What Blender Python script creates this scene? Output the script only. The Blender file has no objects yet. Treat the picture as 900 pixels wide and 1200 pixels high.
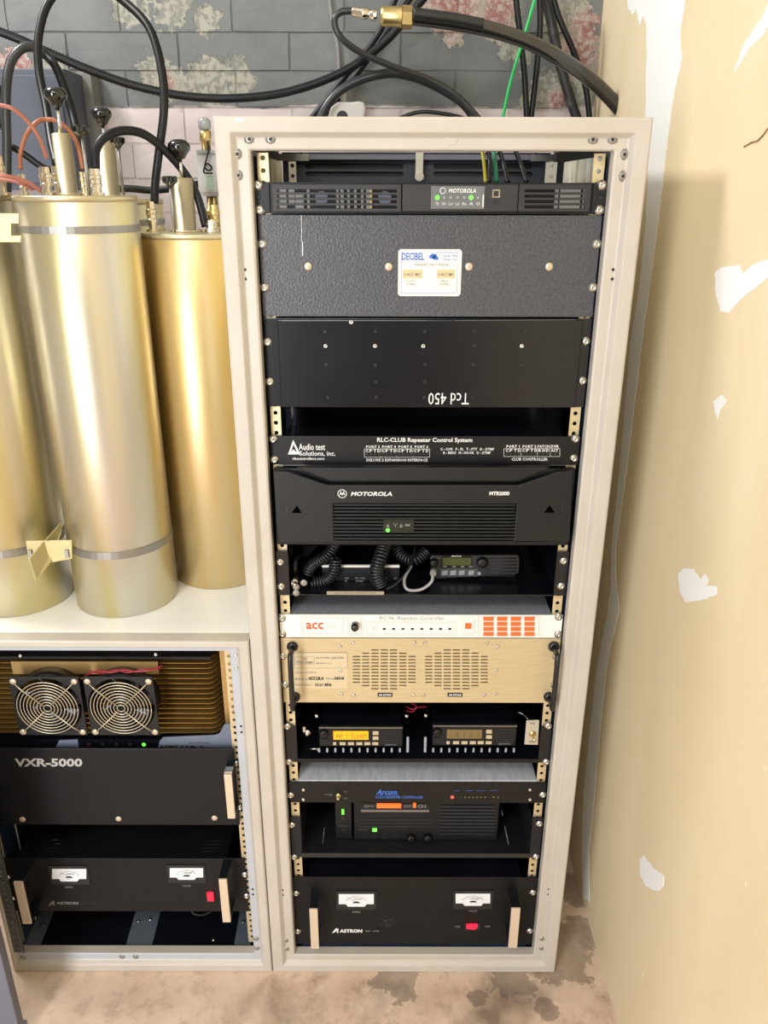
import bpy, math, random
from mathutils import Vector, Matrix
from mathutils.geometry import delaunay_2d_cdt
random.seed(7)
C = bpy.context.scene.collection
sc = bpy.context.scene

# ------------------------------------------------------------------ camera
F, CD, CH, CX, TH, RO = 935.0, 1.1525, 1.4770, 0.2239, 0.3846, 0.0022
_R = Vector((1, 0, 0)); _D = Vector((0, -math.sin(TH), -math.cos(TH))); FW = Vector((0, math.cos(TH), -math.sin(TH)))
RT = _R*math.cos(RO) - _D*math.sin(RO); DN = _R*math.sin(RO) + _D*math.cos(RO)
O = Vector((CX, -CD, CH))
cam = bpy.data.cameras.new('camera'); co = bpy.data.objects.new('camera', cam); C.objects.link(co)
cam.sensor_fit = 'VERTICAL'; cam.sensor_height = 36; cam.lens = F/1200*36; cam.clip_start = .01
M = Matrix.Identity(4)
for i in range(3):
    M[i][0] = RT[i]; M[i][1] = -DN[i]; M[i][2] = -FW[i]; M[i][3] = O[i]
co.matrix_world = M
sc.camera = co

def W(px, py, y, ax=1):
    """a point measured on the photograph, put on the real plane y (or x, z) = value"""
    r = RT*(px-450) + DN*(py-600) + FW*F
    return O + r*((y-O[ax])/r[ax])

# ------------------------------------------------------------------ world and light
wd = bpy.data.worlds.new('world'); sc.world = wd; wd.use_nodes = True
wd.node_tree.nodes['Background'].inputs[0].default_value = (.95, .97, 1, 1)
wd.node_tree.nodes['Background'].inputs[1].default_value = .5
def area(name, loc, target, sx, sy, power, col):
    l = bpy.data.lights.new(name, 'AREA'); l.shape = 'RECTANGLE'; l.size = sx; l.size_y = sy; l.energy = power; l.color = col
    o = bpy.data.objects.new(name, l); C.objects.link(o); o.location = loc
    d = Vector(target) - Vector(loc)
    o.rotation_euler = d.to_track_quat('-Z', 'Y').to_euler(); return o
area('ceiling_tube_left', (-.95, .30, 2.62), (.3, .2, 1.0), .35, .3, 21, (1, .98, .96))
area('ceiling_tube_front', (-.25, -1.75, 2.6), (.1, 0, .7), 1.3, .5, 18, (.97, .98, 1))
area('front_fill', (-1.0, -2.5, 1.1), (-.05, 0, .5), .6, 1.9, 54, (.95, .97, 1))  # unseen fill added to light the rack interior and streak the cylinders
sc.view_settings.view_transform = 'Standard'; sc.view_settings.look = 'None'
sc.view_settings.gamma = 1; sc.view_settings.exposure = 0.28

# ------------------------------------------------------------------ materials
def lin(c):
    return tuple(((v/255/12.92) if v/255 <= .04045 else ((v/255+.055)/1.055)**2.4) for v in c) + (1,)
def mat(name, col, rough=.5, metal=0.0, col2=None, nscale=20, bump=0.0, bscale=200, emit=None, es=1.0, spec=.5, aniso=0.0, trans=0.0, stretch=(1, 1, 1), bstretch=None, lo=.35, hi=.65, coat=0.0):
    m = bpy.data.materials.new(name); m.use_nodes = True; nt = m.node_tree; b = nt.nodes['Principled BSDF']
    b.inputs['Base Color'].default_value = lin(col); b.inputs['Roughness'].default_value = rough; b.inputs['Metallic'].default_value = metal
    b.inputs['Specular IOR Level'].default_value = spec; b.inputs['Anisotropic'].default_value = aniso
    b.inputs['Transmission Weight'].default_value = trans; b.inputs['Coat Weight'].default_value = coat
    if emit: b.inputs['Emission Color'].default_value = lin(emit); b.inputs['Emission Strength'].default_value = es
    if col2 or bump:
        g = nt.nodes.new('ShaderNodeNewGeometry'); mp = nt.nodes.new('ShaderNodeMapping'); nt.links.new(g.outputs['Position'], mp.inputs[0])
        mp.inputs['Scale'].default_value = stretch
    if col2:
        n = nt.nodes.new('ShaderNodeTexNoise'); n.inputs['Scale'].default_value = nscale; n.inputs['Detail'].default_value = 6
        nt.links.new(mp.outputs[0], n.inputs['Vector'])
        r = nt.nodes.new('ShaderNodeValToRGB'); r.color_ramp.elements[0].position = lo; r.color_ramp.elements[1].position = hi
        r.color_ramp.elements[0].color = lin(col); r.color_ramp.elements[1].color = lin(col2)
        nt.links.new(n.outputs['Fac'], r.inputs[0]); nt.links.new(r.outputs[0], b.inputs['Base Color'])
    if bump:
        n2 = nt.nodes.new('ShaderNodeTexNoise'); n2.inputs['Scale'].default_value = bscale; n2.inputs['Detail'].default_value = 3
        mb_ = mp
        if bstretch: mb_ = nt.nodes.new('ShaderNodeMapping'); nt.links.new(g.outputs['Position'], mb_.inputs[0]); mb_.inputs['Scale'].default_value = bstretch
        nt.links.new(mb_.outputs[0], n2.inputs['Vector'])
        bp = nt.nodes.new('ShaderNodeBump'); bp.inputs['Strength'].default_value = bump; bp.inputs['Distance'].default_value = .001
        nt.links.new(n2.outputs['Fac'], bp.inputs['Height']); nt.links.new(bp.outputs[0], b.inputs['Normal'])
    return m
CREAM = mat('cream_paint', (190, 184, 173), .38, col2=(183, 176, 163), nscale=9, bump=.15, bscale=300)
CREAM2 = mat('overlit_shelf_paint', (243, 243, 238), .35, col2=(236, 236, 230), nscale=9)  # overexposed glare on the cabinet top put into this white
STEP = mat('grey_step_paint', (176, 180, 186), .4)
NAVY = mat('blue_black_paint', (22, 32, 52), .25, col2=(34, 48, 72), nscale=30, bump=.3, bscale=150)
INSIDE = mat('black_interior', (12, 13, 18), .55)
BLACK = mat('black_paint', (15, 15, 17), .4, col2=(18, 18, 20), nscale=15, spec=.35)
BLACKG = mat('black_gloss', (12, 14, 19), .22, col2=(18, 20, 27), nscale=8)
BLACKP = mat('black_plastic', (16, 18, 20), .42, bump=.35, bscale=900, spec=.4)
ASTB = mat('warm_black_paint', (17, 17, 19), .45, bump=.1, bscale=700, spec=.3)
CHARC = mat('charcoal_plastic', (38, 38, 40), .45, bump=.3, bscale=800)
HAMMER = mat('hammertone_grey', (60, 61, 65), .33, col2=(78, 79, 84), nscale=260, bump=.9, bscale=330)
SPECK = mat('speckled_grey', (128, 131, 140), .42, col2=(160, 163, 172), nscale=420, metal=0, bump=.3, bscale=420)
ZINC = mat('zinc_plate', (212, 208, 188), .32, .35, col2=(215, 212, 200), nscale=40)
RAIL = mat('rail_zinc', (205, 190, 150), .38, .6, col2=(218, 205, 170), nscale=60)
RAILG = mat('rail_grey', (74, 78, 76), .45, .3, col2=(100, 104, 100), nscale=200)
STEEL = mat('bright_steel', (205, 203, 196), .22, 1)
STEELD = mat('dull_steel', (150, 148, 142), .4, .8)
TAN = mat('tan_cap_screw', (205, 190, 165), .35, .5)
ALU = mat('galvanised_top', (200, 203, 212), .33, .2, col2=(222, 225, 232), nscale=120, stretch=(1, .25, 1))
HANDLE = mat('handle_lit_face', (214, 196, 172), .4, .25)  # grey aluminium; the warm light on the front face is in the colour
HANDLED = mat('handle_black', (22, 24, 28), .3)
GOLDP = mat('gold_chromate_panel', (196, 178, 138), .4, .3, col2=(204, 187, 149), nscale=30, stretch=(1, 1, 12))
GOLDF = mat('gold_heatsink', (150, 118, 60), .35, .7, col2=(168, 134, 72), nscale=12)
GOLDB = mat('gold_bracket', (180, 148, 96), .38, .6)
WHITE = mat('white_panel', (232, 229, 220), .4)
LABEL = mat('paper_label', (222, 220, 212), .55)
LABELT = mat('tan_label_patch', (205, 186, 140), .6)
INKW = mat('white_ink', (222, 222, 220), .5)
INKG = mat('grey_ink', (120, 120, 118), .5)
INKD = mat('dim_ink', (70, 70, 72), .5)
INKB = mat('blue_ink', (60, 105, 190), .5)
INKV = mat('violet_ink', (140, 130, 195), .5)
INKK = mat('black_ink', (30, 30, 30), .6)
VOID = mat('recess_black', (4, 4, 5), .9, spec=0)
INKO = mat('orange_red_ink', (232, 82, 40), .5)
ORANGE = mat('orange_key', (233, 104, 44), .5)
REDSW = mat('lit_red_rocker', (220, 20, 40), .3, emit=(255, 30, 60), es=1.2)
AMBER = mat('amber_display', (215, 150, 20), .4, emit=(230, 150, 10), es=.7)
DIMLCD = mat('dim_brown_display', (120, 102, 66), .35)
GREENLCD = mat('green_display', (66, 74, 34), .3)
REDLCD = mat('orange_lit_display', (255, 90, 30), .4, emit=(255, 84, 26), es=1.3)
LEDG = mat('lit_green_led', (80, 240, 60), .3, emit=(90, 255, 60), es=2.2)
LEDR = mat('lit_red_led', (255, 60, 60), .3, emit=(255, 60, 50), es=3)
LEDO = mat('unlit_olive_led', (96, 104, 50), .3)
LEDK = mat('unlit_dark_led', (50, 44, 42), .3)
RUBBER = mat('black_cable_jacket', (10, 11, 12), .4, spec=.35)
RUBG = mat('grey_black_jacket', (40, 42, 42), .33)
SLEEVE = mat('smoked_sleeve', (38, 37, 32), .22, coat=.8)
GREYC = mat('grey_plastic', (150, 148, 146), .4)
CORD = mat('coiled_cord_rubber', (30, 32, 36), .4)
COPPER = mat('copper_brown_jacket', (150, 90, 58), .35)
PINKC = mat('pink_tan_jacket', (160, 98, 80), .35)
GREENC = mat('green_jacket', (20, 170, 80), .4)
TEALC = mat('teal_jacket', (10, 110, 80), .4)
YELC = mat('olive_yellow_jacket', (150, 140, 30), .4)
REDC = mat('red_jacket', (150, 25, 45), .4)
BRASS = mat('brass', (204, 180, 122), .34, .9)
SILVER = mat('silver_plate', (222, 212, 190), .2, 1, bump=.2, bscale=250)
BAKE = mat('black_bakelite', (14, 14, 14), .08, coat=.6)
CAV1 = mat('anodised_pale_gold', (206, 194, 146), .34, .88, col2=(208, 204, 192), nscale=16, bump=.12, bscale=90, stretch=(1, 1, .05), bstretch=(.6, .6, 14), lo=.4, hi=.62)
CAV2 = mat('anodised_deep_gold', (212, 182, 112), .36, .8, col2=(208, 194, 162), nscale=16, bump=.12, bscale=90, stretch=(1, 1, .05), bstretch=(.6, .6, 14), lo=.42, hi=.66)
CAVT = mat('anodised_tube', (196, 184, 150), .42, .8)
OLIVE = mat('olive_chromate_bracket', (190, 178, 132), .4, .5)
BLUEG = mat('blue_grey_plastic', (104, 112, 130), .45)
LGREY = mat('grey_cabinet_paint', (70, 75, 86), .5, col2=(78, 83, 94), nscale=4)
DOORG = mat('blue_grey_panel_paint', (104, 106, 118), .55)
STRAP = mat('grey_steel_strap', (92, 100, 110), .4, .1, bump=.2, bscale=200)
GREYP = mat('grey_painted_pipe', (118, 118, 114), .5)
GLASS = mat('clear_glass', (235, 240, 236), .05, trans=.85)
PLASTER = mat('joint_compound', (232, 232, 230), .65, bump=.25, bscale=60)
TUBEW = mat('white_conduit_body', (190, 188, 180), .4)
CEILM = mat('ceiling_white', (212, 212, 210), .8)
SIDEW = mat('side_wall_paint', (172, 172, 172), .8)

def nd(nt, t, **kw):
    n = nt.nodes.new(t)
    for k, v in kw.items(): setattr(n, k, v)
    return n
def spots_mask(nt, pos, spots, noise, amp):
    """1 inside soft blobs round the given points; edges broken by noise"""
    acc = None
    for (p, r) in spots:
        d = nd(nt, 'ShaderNodeVectorMath', operation='DISTANCE'); nt.links.new(pos, d.inputs[0]); d.inputs[1].default_value = p
        m = nd(nt, 'ShaderNodeMath', operation='MULTIPLY_ADD'); nt.links.new(d.outputs['Value'], m.inputs[0]); m.inputs[1].default_value = -1/r; m.inputs[2].default_value = 1.0
        if acc is None: acc = m.outputs[0]
        else:
            x = nd(nt, 'ShaderNodeMath', operation='MAXIMUM'); nt.links.new(acc, x.inputs[0]); nt.links.new(m.outputs[0], x.inputs[1]); acc = x.outputs[0]
    s = nd(nt, 'ShaderNodeMath', operation='SUBTRACT'); nt.links.new(noise, s.inputs[0]); s.inputs[1].default_value = .5
    a = nd(nt, 'ShaderNodeMath', operation='MULTIPLY_ADD'); nt.links.new(s.outputs[0], a.inputs[0]); a.inputs[1].default_value = amp; nt.links.new(acc, a.inputs[2])
    c = nd(nt, 'ShaderNodeMapRange'); nt.links.new(a.outputs[0], c.inputs[0]); c.inputs[1].default_value = -.03; c.inputs[2].default_value = .05
    return c.outputs[0]
def mixc(nt, fac, a, b):
    m = nd(nt, 'ShaderNodeMix', data_type='RGBA'); nt.links.new(fac, m.inputs[0])
    for s, v in ((6, a), (7, b)):
        if isinstance(v, tuple): m.inputs[s].default_value = lin(v)
        else: nt.links.new(v, m.inputs[s])
    return m.outputs[2]
def noise(nt, pos, scale, detail=6, rough=.6):
    n = nd(nt, 'ShaderNodeTexNoise'); n.inputs['Scale'].default_value = scale; n.inputs['Detail'].default_value = detail; n.inputs['Roughness'].default_value = rough
    nt.links.new(pos, n.inputs['Vector']); return n.outputs['Fac']
def ramp(nt, v, lo, hi):
    c = nd(nt, 'ShaderNodeMapRange'); nt.links.new(v, c.inputs[0]); c.inputs[1].default_value = lo; c.inputs[2].default_value = hi; return c.outputs[0]

YB = .752      # back wall face
XW = .671      # right wall face
def brick_mat(name, mortar=False):
    m = bpy.data.materials.new(name); m.use_nodes = True; nt = m.node_tree; b = nt.nodes['Principled BSDF']
    g = nd(nt, 'ShaderNodeNewGeometry'); pos = g.outputs['Position']
    n1 = noise(nt, pos, 22, 10, .7); n2 = noise(nt, pos, 7, 4); n3 = noise(nt, pos, 90, 4)
    grey = mixc(nt, ramp(nt, n2, .3, .7), (90, 94, 96), (110, 113, 110))
    grey = mixc(nt, ramp(nt, n1, .66, .70), grey, (140, 140, 130))
    # peeled places: paint gone to cream undercoat and red brick
    sp = [(W(x, y, YB), r) for x, y, r in [(150, 8, .06), (205, 12, .07), (240, 22, .05), (190, 88, .07), (245, 92, .07), (285, 92, .05), (530, 8, .09), (580, 14, .07), (665, 30, .09), (682, 70, .08), (640, 110, .08), (690, 120, .06), (610, 60, .05), (20, 72, .05), (60, 78, .05)]]
    peel = spots_mask(nt, pos, [(p, r*.62) for p, r in sp], n1, 4.5)
    under = mixc(nt, ramp(nt, n3, .45, .55), (150, 148, 134), (118, 118, 108))
    redsp = [(W(x, y, YB), r) for x, y, r in [(530, 8, .09), (585, 16, .06), (20, 74, .06), (195, 96, .03), (690, 30, .05), (655, 118, .035), (678, 66, .06)]]
    red = spots_mask(nt, pos, [(p, r*.7) for p, r in redsp], n3, 3.5)
    under = mixc(nt, red, under, mixc(nt, ramp(nt, n3, .42, .6), (140, 92, 84), (170, 158, 150)))
    col = mixc(nt, peel, grey, under)
    # pale primer below a ragged line
    sx = nd(nt, 'ShaderNodeSeparateXYZ'); nt.links.new(pos, sx.inputs[0])
    zl = W(300, 126, YB).z
    a = nd(nt, 'ShaderNodeMath', operation='SUBTRACT'); a.inputs[0].default_value = zl; nt.links.new(sx.outputs[2], a.inputs[1])
    nn = nd(nt, 'ShaderNodeMath', operation='MULTIPLY_ADD'); nt.links.new(n2, nn.inputs[0]); nn.inputs[1].default_value = .03; nt.links.new(a.outputs[0], nn.inputs[2])
    low = ramp(nt, nn.outputs[0], .012, .016)
    prim = mixc(nt, ramp(nt, n2, .35, .65), (204, 193, 190), (190, 180, 178))
    mm = nd(nt, 'ShaderNodeMath', operation='MULTIPLY'); nt.links.new(low, mm.inputs[0]); mm.inputs[1].default_value = 1
    col = mixc(nt, mm.outputs[0], col, prim)
    nt.links.new(col, b.inputs['Base Color']); b.inputs['Roughness'].default_value = .55
    bp = nd(nt, 'ShaderNodeBump'); bp.inputs['Strength'].default_value = .6; bp.inputs['Distance'].default_value = .003
    ad = nd(nt, 'ShaderNodeMath', operation='SUBTRACT'); nt.links.new(n1, ad.inputs[0]); nt.links.new(peel, ad.inputs[1])
    nt.links.new(ad.outputs[0], bp.inputs['Height']); nt.links.new(bp.outputs[0], b.inputs['Normal'])
    return m
BRICK = brick_mat('painted_brick')

def floor_mat():
    m = bpy.data.materials.new('stained_concrete'); m.use_nodes = True; nt = m.node_tree; b = nt.nodes['Principled BSDF']
    g = nd(nt, 'ShaderNodeNewGeometry'); pos = g.outputs['Position']
    n1 = noise(nt, pos, 9, 8, .65); n2 = noise(nt, pos, 16, 9, .72); n3 = noise(nt, pos, 3.2, 5)
    col = mixc(nt, ramp(nt, n1, .35, .65), (226, 204, 182), (206, 178, 154))
    col = mixc(nt, ramp(nt, n2, .50, .72), col, (164, 138, 118))
    col = mixc(nt, ramp(nt, n3, .54, .72), col, (134, 114, 96))
    sp = [(W(x, y, 0, 2), r) for x, y, r in [(600, 1152, .05), (640, 1182, .025), (655, 1120, .09), (560, 1170, .02), (690, 1090, .06), (680, 1040, .08), (470, 1150, .06)]]
    st = spots_mask(nt, pos, [(p, r*.8) for p, r in sp], n2, 4)
    s2 = nd(nt, 'ShaderNodeMath', operation='MULTIPLY'); nt.links.new(st, s2.inputs[0]); s2.inputs[1].default_value = .5
    col = mixc(nt, s2.outputs[0], col, (92, 78, 66))
    nt.links.new(col, b.inputs['Base Color']); b.inputs['Roughness'].default_value = .6
    bp = nd(nt, 'ShaderNodeBump'); bp.inputs['Strength'].default_value = .4; bp.inputs['Distance'].default_value = .002
    nt.links.new(n2, bp.inputs['Height']); nt.links.new(bp.outputs[0], b.inputs['Normal'])
    return m
def drywall_mat():
    m = bpy.data.materials.new('tan_drywall'); m.use_nodes = True; nt = m.node_tree; b = nt.nodes['Principled BSDF']
    g = nd(nt, 'ShaderNodeNewGeometry'); mp = nd(nt, 'ShaderNodeMapping'); mp.inputs['Scale'].default_value = (1, 1, .3); nt.links.new(g.outputs['Position'], mp.inputs[0]); pos = mp.outputs[0]
    n1 = noise(nt, pos, 5, 5); n2 = noise(nt, pos, 70, 6, .7); n3 = noise(nt, g.outputs['Position'], 26, 4)
    col = mixc(nt, ramp(nt, n1, .3, .7), (212, 194, 156), (220, 205, 172))
    col = mixc(nt, ramp(nt, n2, .68, .74), col, (200, 178, 130))
    col = mixc(nt, ramp(nt, n3, .72, .78), col, (236, 228, 206))
    nt.links.new(col, b.inputs['Base Color']); b.inputs['Roughness'].default_value = .7
    return m

# ------------------------------------------------------------------ mesh building
class MB:
    def __init__(s): s.v = []; s.f = []; s.sm = []
    def add(s, vs, fs, smooth=False):
        n = len(s.v); s.v += [Vector(v) for v in vs]; s.f += [[n+i for i in f] for f in fs]; s.sm += [smooth]*len(fs); return s
    def box(s, x0, x1, y0, y1, z0, z1):
        x0, x1 = sorted((x0, x1)); y0, y1 = sorted((y0, y1)); z0, z1 = sorted((z0, z1))
        return s.add([(x, y, z) for z in (z0, z1) for y in (y0, y1) for x in (x0, x1)],
                     [(0, 2, 3, 1), (4, 5, 7, 6), (0, 1, 5, 4), (2, 6, 7, 3), (0, 4, 6, 2), (1, 3, 7, 5)])
    def rings(s, p0, d, prof, seg=16, smooth=True, caps=True):
        """surface of revolution: prof = (distance along d, radius)"""
        d = Vector(d).normalized(); a = d.orthogonal().normalized(); b = d.cross(a); p0 = Vector(p0); vs = []; fs = []
        for t, r in prof:
            for k in range(seg):
                an = 2*math.pi*k/seg; vs.append(p0 + d*t + (a*math.cos(an) + b*math.sin(an))*r)
        for i in range(len(prof)-1):
            for k in range(seg):
                k2 = (k+1) % seg; fs.append((i*seg+k, i*seg+k2, (i+1)*seg+k2, (i+1)*seg+k))
        s.add(vs, fs, smooth)
        if caps:
            n = len(s.v) - len(vs)
            s.f.append([n+k for k in range(seg)][::-1]); s.sm.append(False)
            s.f.append([n+(len(prof)-1)*seg+k for k in range(seg)]); s.sm.append(False)
        return s
    def cyl(s, p0, p1, r, seg=16, r1=None):
        d = Vector(p1) - Vector(p0); return s.rings(p0, d, [(0, r), (d.length, r if r1 is None else r1)], seg)
    def tube(s, pts, r, seg=8, rf=None):
        pts = [Vector(p) for p in pts]; vs = []; fs = []; a = None; n = len(pts)
        for i, p in enumerate(pts):
            t = (pts[min(i+1, n-1)] - pts[max(i-1, 0)]).normalized()
            a = t.orthogonal().normalized() if a is None else (a - t*a.dot(t)).normalized()
            b = t.cross(a); rr = rf(i) if rf else r
            for k in range(seg):
                an = 2*math.pi*k/seg; vs.append(p + (a*math.cos(an)+b*math.sin(an))*rr)
        for i in range(n-1):
            for k in range(seg):
                k2 = (k+1) % seg; fs.append((i*seg+k, i*seg+k2, (i+1)*seg+k2, (i+1)*seg+k))
        fs.append(tuple(range(seg))[::-1]); fs.append(tuple((n-1)*seg+k for k in range(seg)))
        return s.add(vs, fs, True)
    def prism(s, poly, y0, y1):
        """polygon in XZ extruded between y0 (front) and y1"""
        n = len(poly)
        vs = [(x, y0, z) for x, z in poly] + [(x, y1, z) for x, z in poly]
        ar = sum(poly[i][0]*poly[(i+1) % n][1]-poly[(i+1) % n][0]*poly[i][1] for i in range(n))
        fs = [tuple(range(n)), tuple(range(n, 2*n))[::-1]] + [(i, i+n, (i+1) % n+n, (i+1) % n) for i in range(n)]
        if ar < 0: fs = [f[::-1] for f in fs]
        return s.add(vs, fs)
    def plate(s, outline, holes, y0, y1):
        """flat plate in XZ with real holes"""
        loops = [outline] + holes; vs = []; es = []
        for lp in loops:
            n = len(vs); vs += [Vector((p[0], p[1])) for p in lp]; es += [(n+i, n+(i+1) % len(lp)) for i in range(len(lp))]
        v2, e2, f2, *_ = delaunay_2d_cdt(vs, es, [], 1, 1e-7)
        def inside(p, lp):
            r = False; j = len(lp)-1
            for i in range(len(lp)):
                if (lp[i][1] > p[1]) != (lp[j][1] > p[1]) and p[0] < (lp[j][0]-lp[i][0])*(p[1]-lp[i][1])/(lp[j][1]-lp[i][1])+lp[i][0]: r = not r
                j = i
            return r
        boxes = [(min(p[0] for p in h), max(p[0] for p in h), min(p[1] for p in h), max(p[1] for p in h)) for h in holes]
        keep = []
        for f in f2:
            c = sum((v2[i] for i in f), Vector((0, 0)))/len(f)
            if not inside(c, outline): continue
            if any(b[0] <= c.x <= b[1] and b[2] <= c.y <= b[3] and inside(c, h) for b, h in zip(boxes, holes)): continue
            keep.append(list(f))
        n = len(v2); fs = []; cnt = {}
        for f in keep:
            ar = sum(v2[f[i]].x*v2[f[(i+1) % len(f)]].y-v2[f[(i+1) % len(f)]].x*v2[f[i]].y for i in range(len(f)))
            if ar < 0: f = f[::-1]
            fs.append(f); fs.append([i+n for i in f][::-1])
            for i in range(len(f)):
                a, b = f[i], f[(i+1) % len(f)]; cnt[(a, b)] = 1
        for (a, b) in cnt:
            if (b, a) not in cnt: fs.append([b, a, a+n, b+n])
        return s.add([(p.x, y0, p.y) for p in v2] + [(p.x, y1, p.y) for p in v2], fs)
    def mesh(s, name, m, off=Vector((0, 0, 0))):
        me = bpy.data.meshes.new(name); me.from_pydata([tuple(v-off) for v in s.v], [], s.f); me.materials.append(m)
        me.polygons.foreach_set('use_smooth', s.sm); me.update(); return me
    def build(s, name, m, parent=None, label=None, bevel=0, loc=None):
        if parent is not None: off = origin(parent)
        elif loc is not None: off = Vector(loc)
        else:
            xs = [v.x for v in s.v]; ys = [v.y for v in s.v]
            off = Vector(((min(xs)+max(xs))/2, (min(ys)+max(ys))/2, min(v.z for v in s.v)))
        o = bpy.data.objects.new(name, s.mesh(name, m, off)); C.objects.link(o)
        if parent is not None: o.parent = parent
        else: o.location = off
        if label: o['label'] = label
        if bevel:
            b = o.modifiers.new('bevel', 'BEVEL'); b.width = bevel; b.segments = 2; b.limit_method = 'ANGLE'; b.angle_limit = .7
        return o
def origin(o):
    p = Vector(o.location)
    while o.parent: o = o.parent; p += o.location
    return p
def thing(name, label, cat, loc, group=None):
    o = bpy.data.objects.new(name, None); C.objects.link(o); o.location = loc; o.empty_display_size = .05
    o['label'] = label; o['category'] = cat
    if group: o['group'] = group
    return o
def tag(o, label, cat, group=None):
    o['label'] = label; o['category'] = cat
    if group: o['group'] = group
    return o
def R(x0, y0, x1, y1, y):
    m = (y0+y1)/2; a = W(x0, m, y); b = W(x1, m, y); c = (x0+x1)/2
    return a.x, b.x, W(c, y1, y).z, W(c, y0, y).z
def pbox(mb, x0, y0, x1, y1, ya, yb):
    """box whose front face (at depth ya) covers the measured rectangle"""
    a = R(x0, y0, x1, y1, min(ya, yb)); return mb.box(a[0], a[1], ya, yb, a[2], a[3])
def P2(pts, y): return [(W(a, b, y).x, W(a, b, y).z) for a, b in pts]
def rect(x0, x1, z0, z1): return [(x0, z0), (x1, z0), (x1, z1), (x0, z1)]
def circ(x, z, r, n=10): return [(x+r*math.cos(2*math.pi*i/n), z+r*math.sin(2*math.pi*i/n)) for i in range(n)]
def depth_for(py, z, px=450): return W(px, py, z, 2).y
def smooth_path(pts, n=10):
    pts = [Vector(p) for p in pts]; P = [pts[0]*2-pts[1]] + pts + [pts[-1]*2-pts[-2]]; out = []
    for i in range(1, len(P)-2):
        for k in range(n):
            t = k/n; a, b, c, d = P[i-1:i+3]
            out.append(.5*((2*b)+(c-a)*t+(2*a-5*b+4*c-d)*t*t+(3*b-a-3*c+d)*t**3))
    out.append(pts[-1]); return out

# shared little pieces --------------------------------------------------------
SH = {}
def shared(key, fn, m): SH[key] = fn().mesh(key, m)
Yn = (0, -1, 0)
shared('screw', lambda: MB().rings((0, 0, 0), Yn, [(0, .0068), (.0008, .0068), (.0010, .0052), (.0026, .0048), (.0032, .0034), (.0032, .0018), (.0016, .0012)], 14), STEEL)
shared('screw_black', lambda: MB().rings((0, 0, 0), Yn, [(0, .003), (.0010, .003), (.0016, .0018), (.001, .0012)], 10), HANDLED)
shared('screw_cap', lambda: MB().rings((0, 0, 0), Yn, [(0, .0058), (.0014, .0058), (.0022, .004), (.0026, .001)], 14), TAN)
shared('screw_small', lambda: MB().rings((0, 0, 0), Yn, [(0, .0034), (.0010, .0034), (.0018, .002), (.0008, .0012)], 10), STEEL)
shared('rivet', lambda: MB().rings((0, 0, 0), Yn, [(0, .0060), (.0003, .0060), (.0006, .0052), (.0014, .0048), (.0018, .0036), (.0018, .002)], 16), mat('rivet_grey', (150, 146, 138), .35, .5))
shared('rivet_hole', lambda: MB().rings((0, 0, 0), Yn, [(0, .0022), (.0005, .0022)], 10), INKK)
def put(key, parent, p, name=None):
    o = bpy.data.objects.new(name or key.split('_')[0], SH[key]); C.objects.link(o); o.parent = parent; o.location = Vector(p)-origin(parent); return o
def screws(parent, pts, y, key='screw'):
    for a, b in pts: put(key, parent, W(a, b, y))

# lettering --------------------------------------------------------------------
_fc = {}
def glyphs(s, bold=0, shear=0, res=2):
    k = (s, bold, shear, res)
    if k in _fc: return _fc[k]
    cu = bpy.data.curves.new('t', 'FONT'); cu.body = s; cu.size = 1; cu.offset = bold; cu.shear = shear; cu.resolution_u = res; cu.fill_mode = 'FRONT'
    ob = bpy.data.objects.new('t', cu); C.objects.link(ob)
    bpy.context.view_layer.update()
    me = ob.evaluated_get(bpy.context.evaluated_depsgraph_get()).to_mesh()
    vs = [(v.co.x, v.co.y) for v in me.vertices]; fs = [tuple(p.vertices) for p in me.polygons]
    ob.evaluated_get(bpy.context.evaluated_depsgraph_get()).to_mesh_clear()
    bpy.data.objects.remove(ob); bpy.data.curves.remove(cu)
    _fc[k] = (vs, fs); return _fc[k]
def write(mb, s, x0, y0, x1, y1, y, bold=0, shear=0, flip=False, res=2):
    """flat print fitted to the measured box on plane y"""
    vs, fs = glyphs(s, bold, shear, res)
    if not vs: return
    a = R(x0, y0, x1, y1, y)
    ux = [v[0] for v in vs]; uz = [v[1] for v in vs]; ax, bx, az, bz = min(ux), max(ux), min(uz), max(uz)
    o = []
    for u, v in vs:
        tx = (u-ax)/(bx-ax); tz = (v-az)/(bz-az)
        if flip: tx, tz = 1-tx, 1-tz
        o.append((a[0]+(a[1]-a[0])*tx, y, a[2]+(a[3]-a[2])*tz))
    mb.add(o, fs)
def line(mb, x0, y0, x1, y1, w, y):
    """thin printed stroke, w in metres"""
    a = W(x0, y0, y); b = W(x1, y1, y); d = (b-a).normalized(); n = Vector((-d.z, 0, d.x))*w/2
    mb.add([a-n, b-n, b+n, a+n], [(0, 1, 2, 3)])
def loop(mb, x0, y0, x1, y1, w, y):
    for q in ((x0, y0, x1, y0), (x1, y0, x1, y1), (x1, y1, x0, y1), (x0, y1, x0, y0)): line(mb, *q, w, y)

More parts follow.
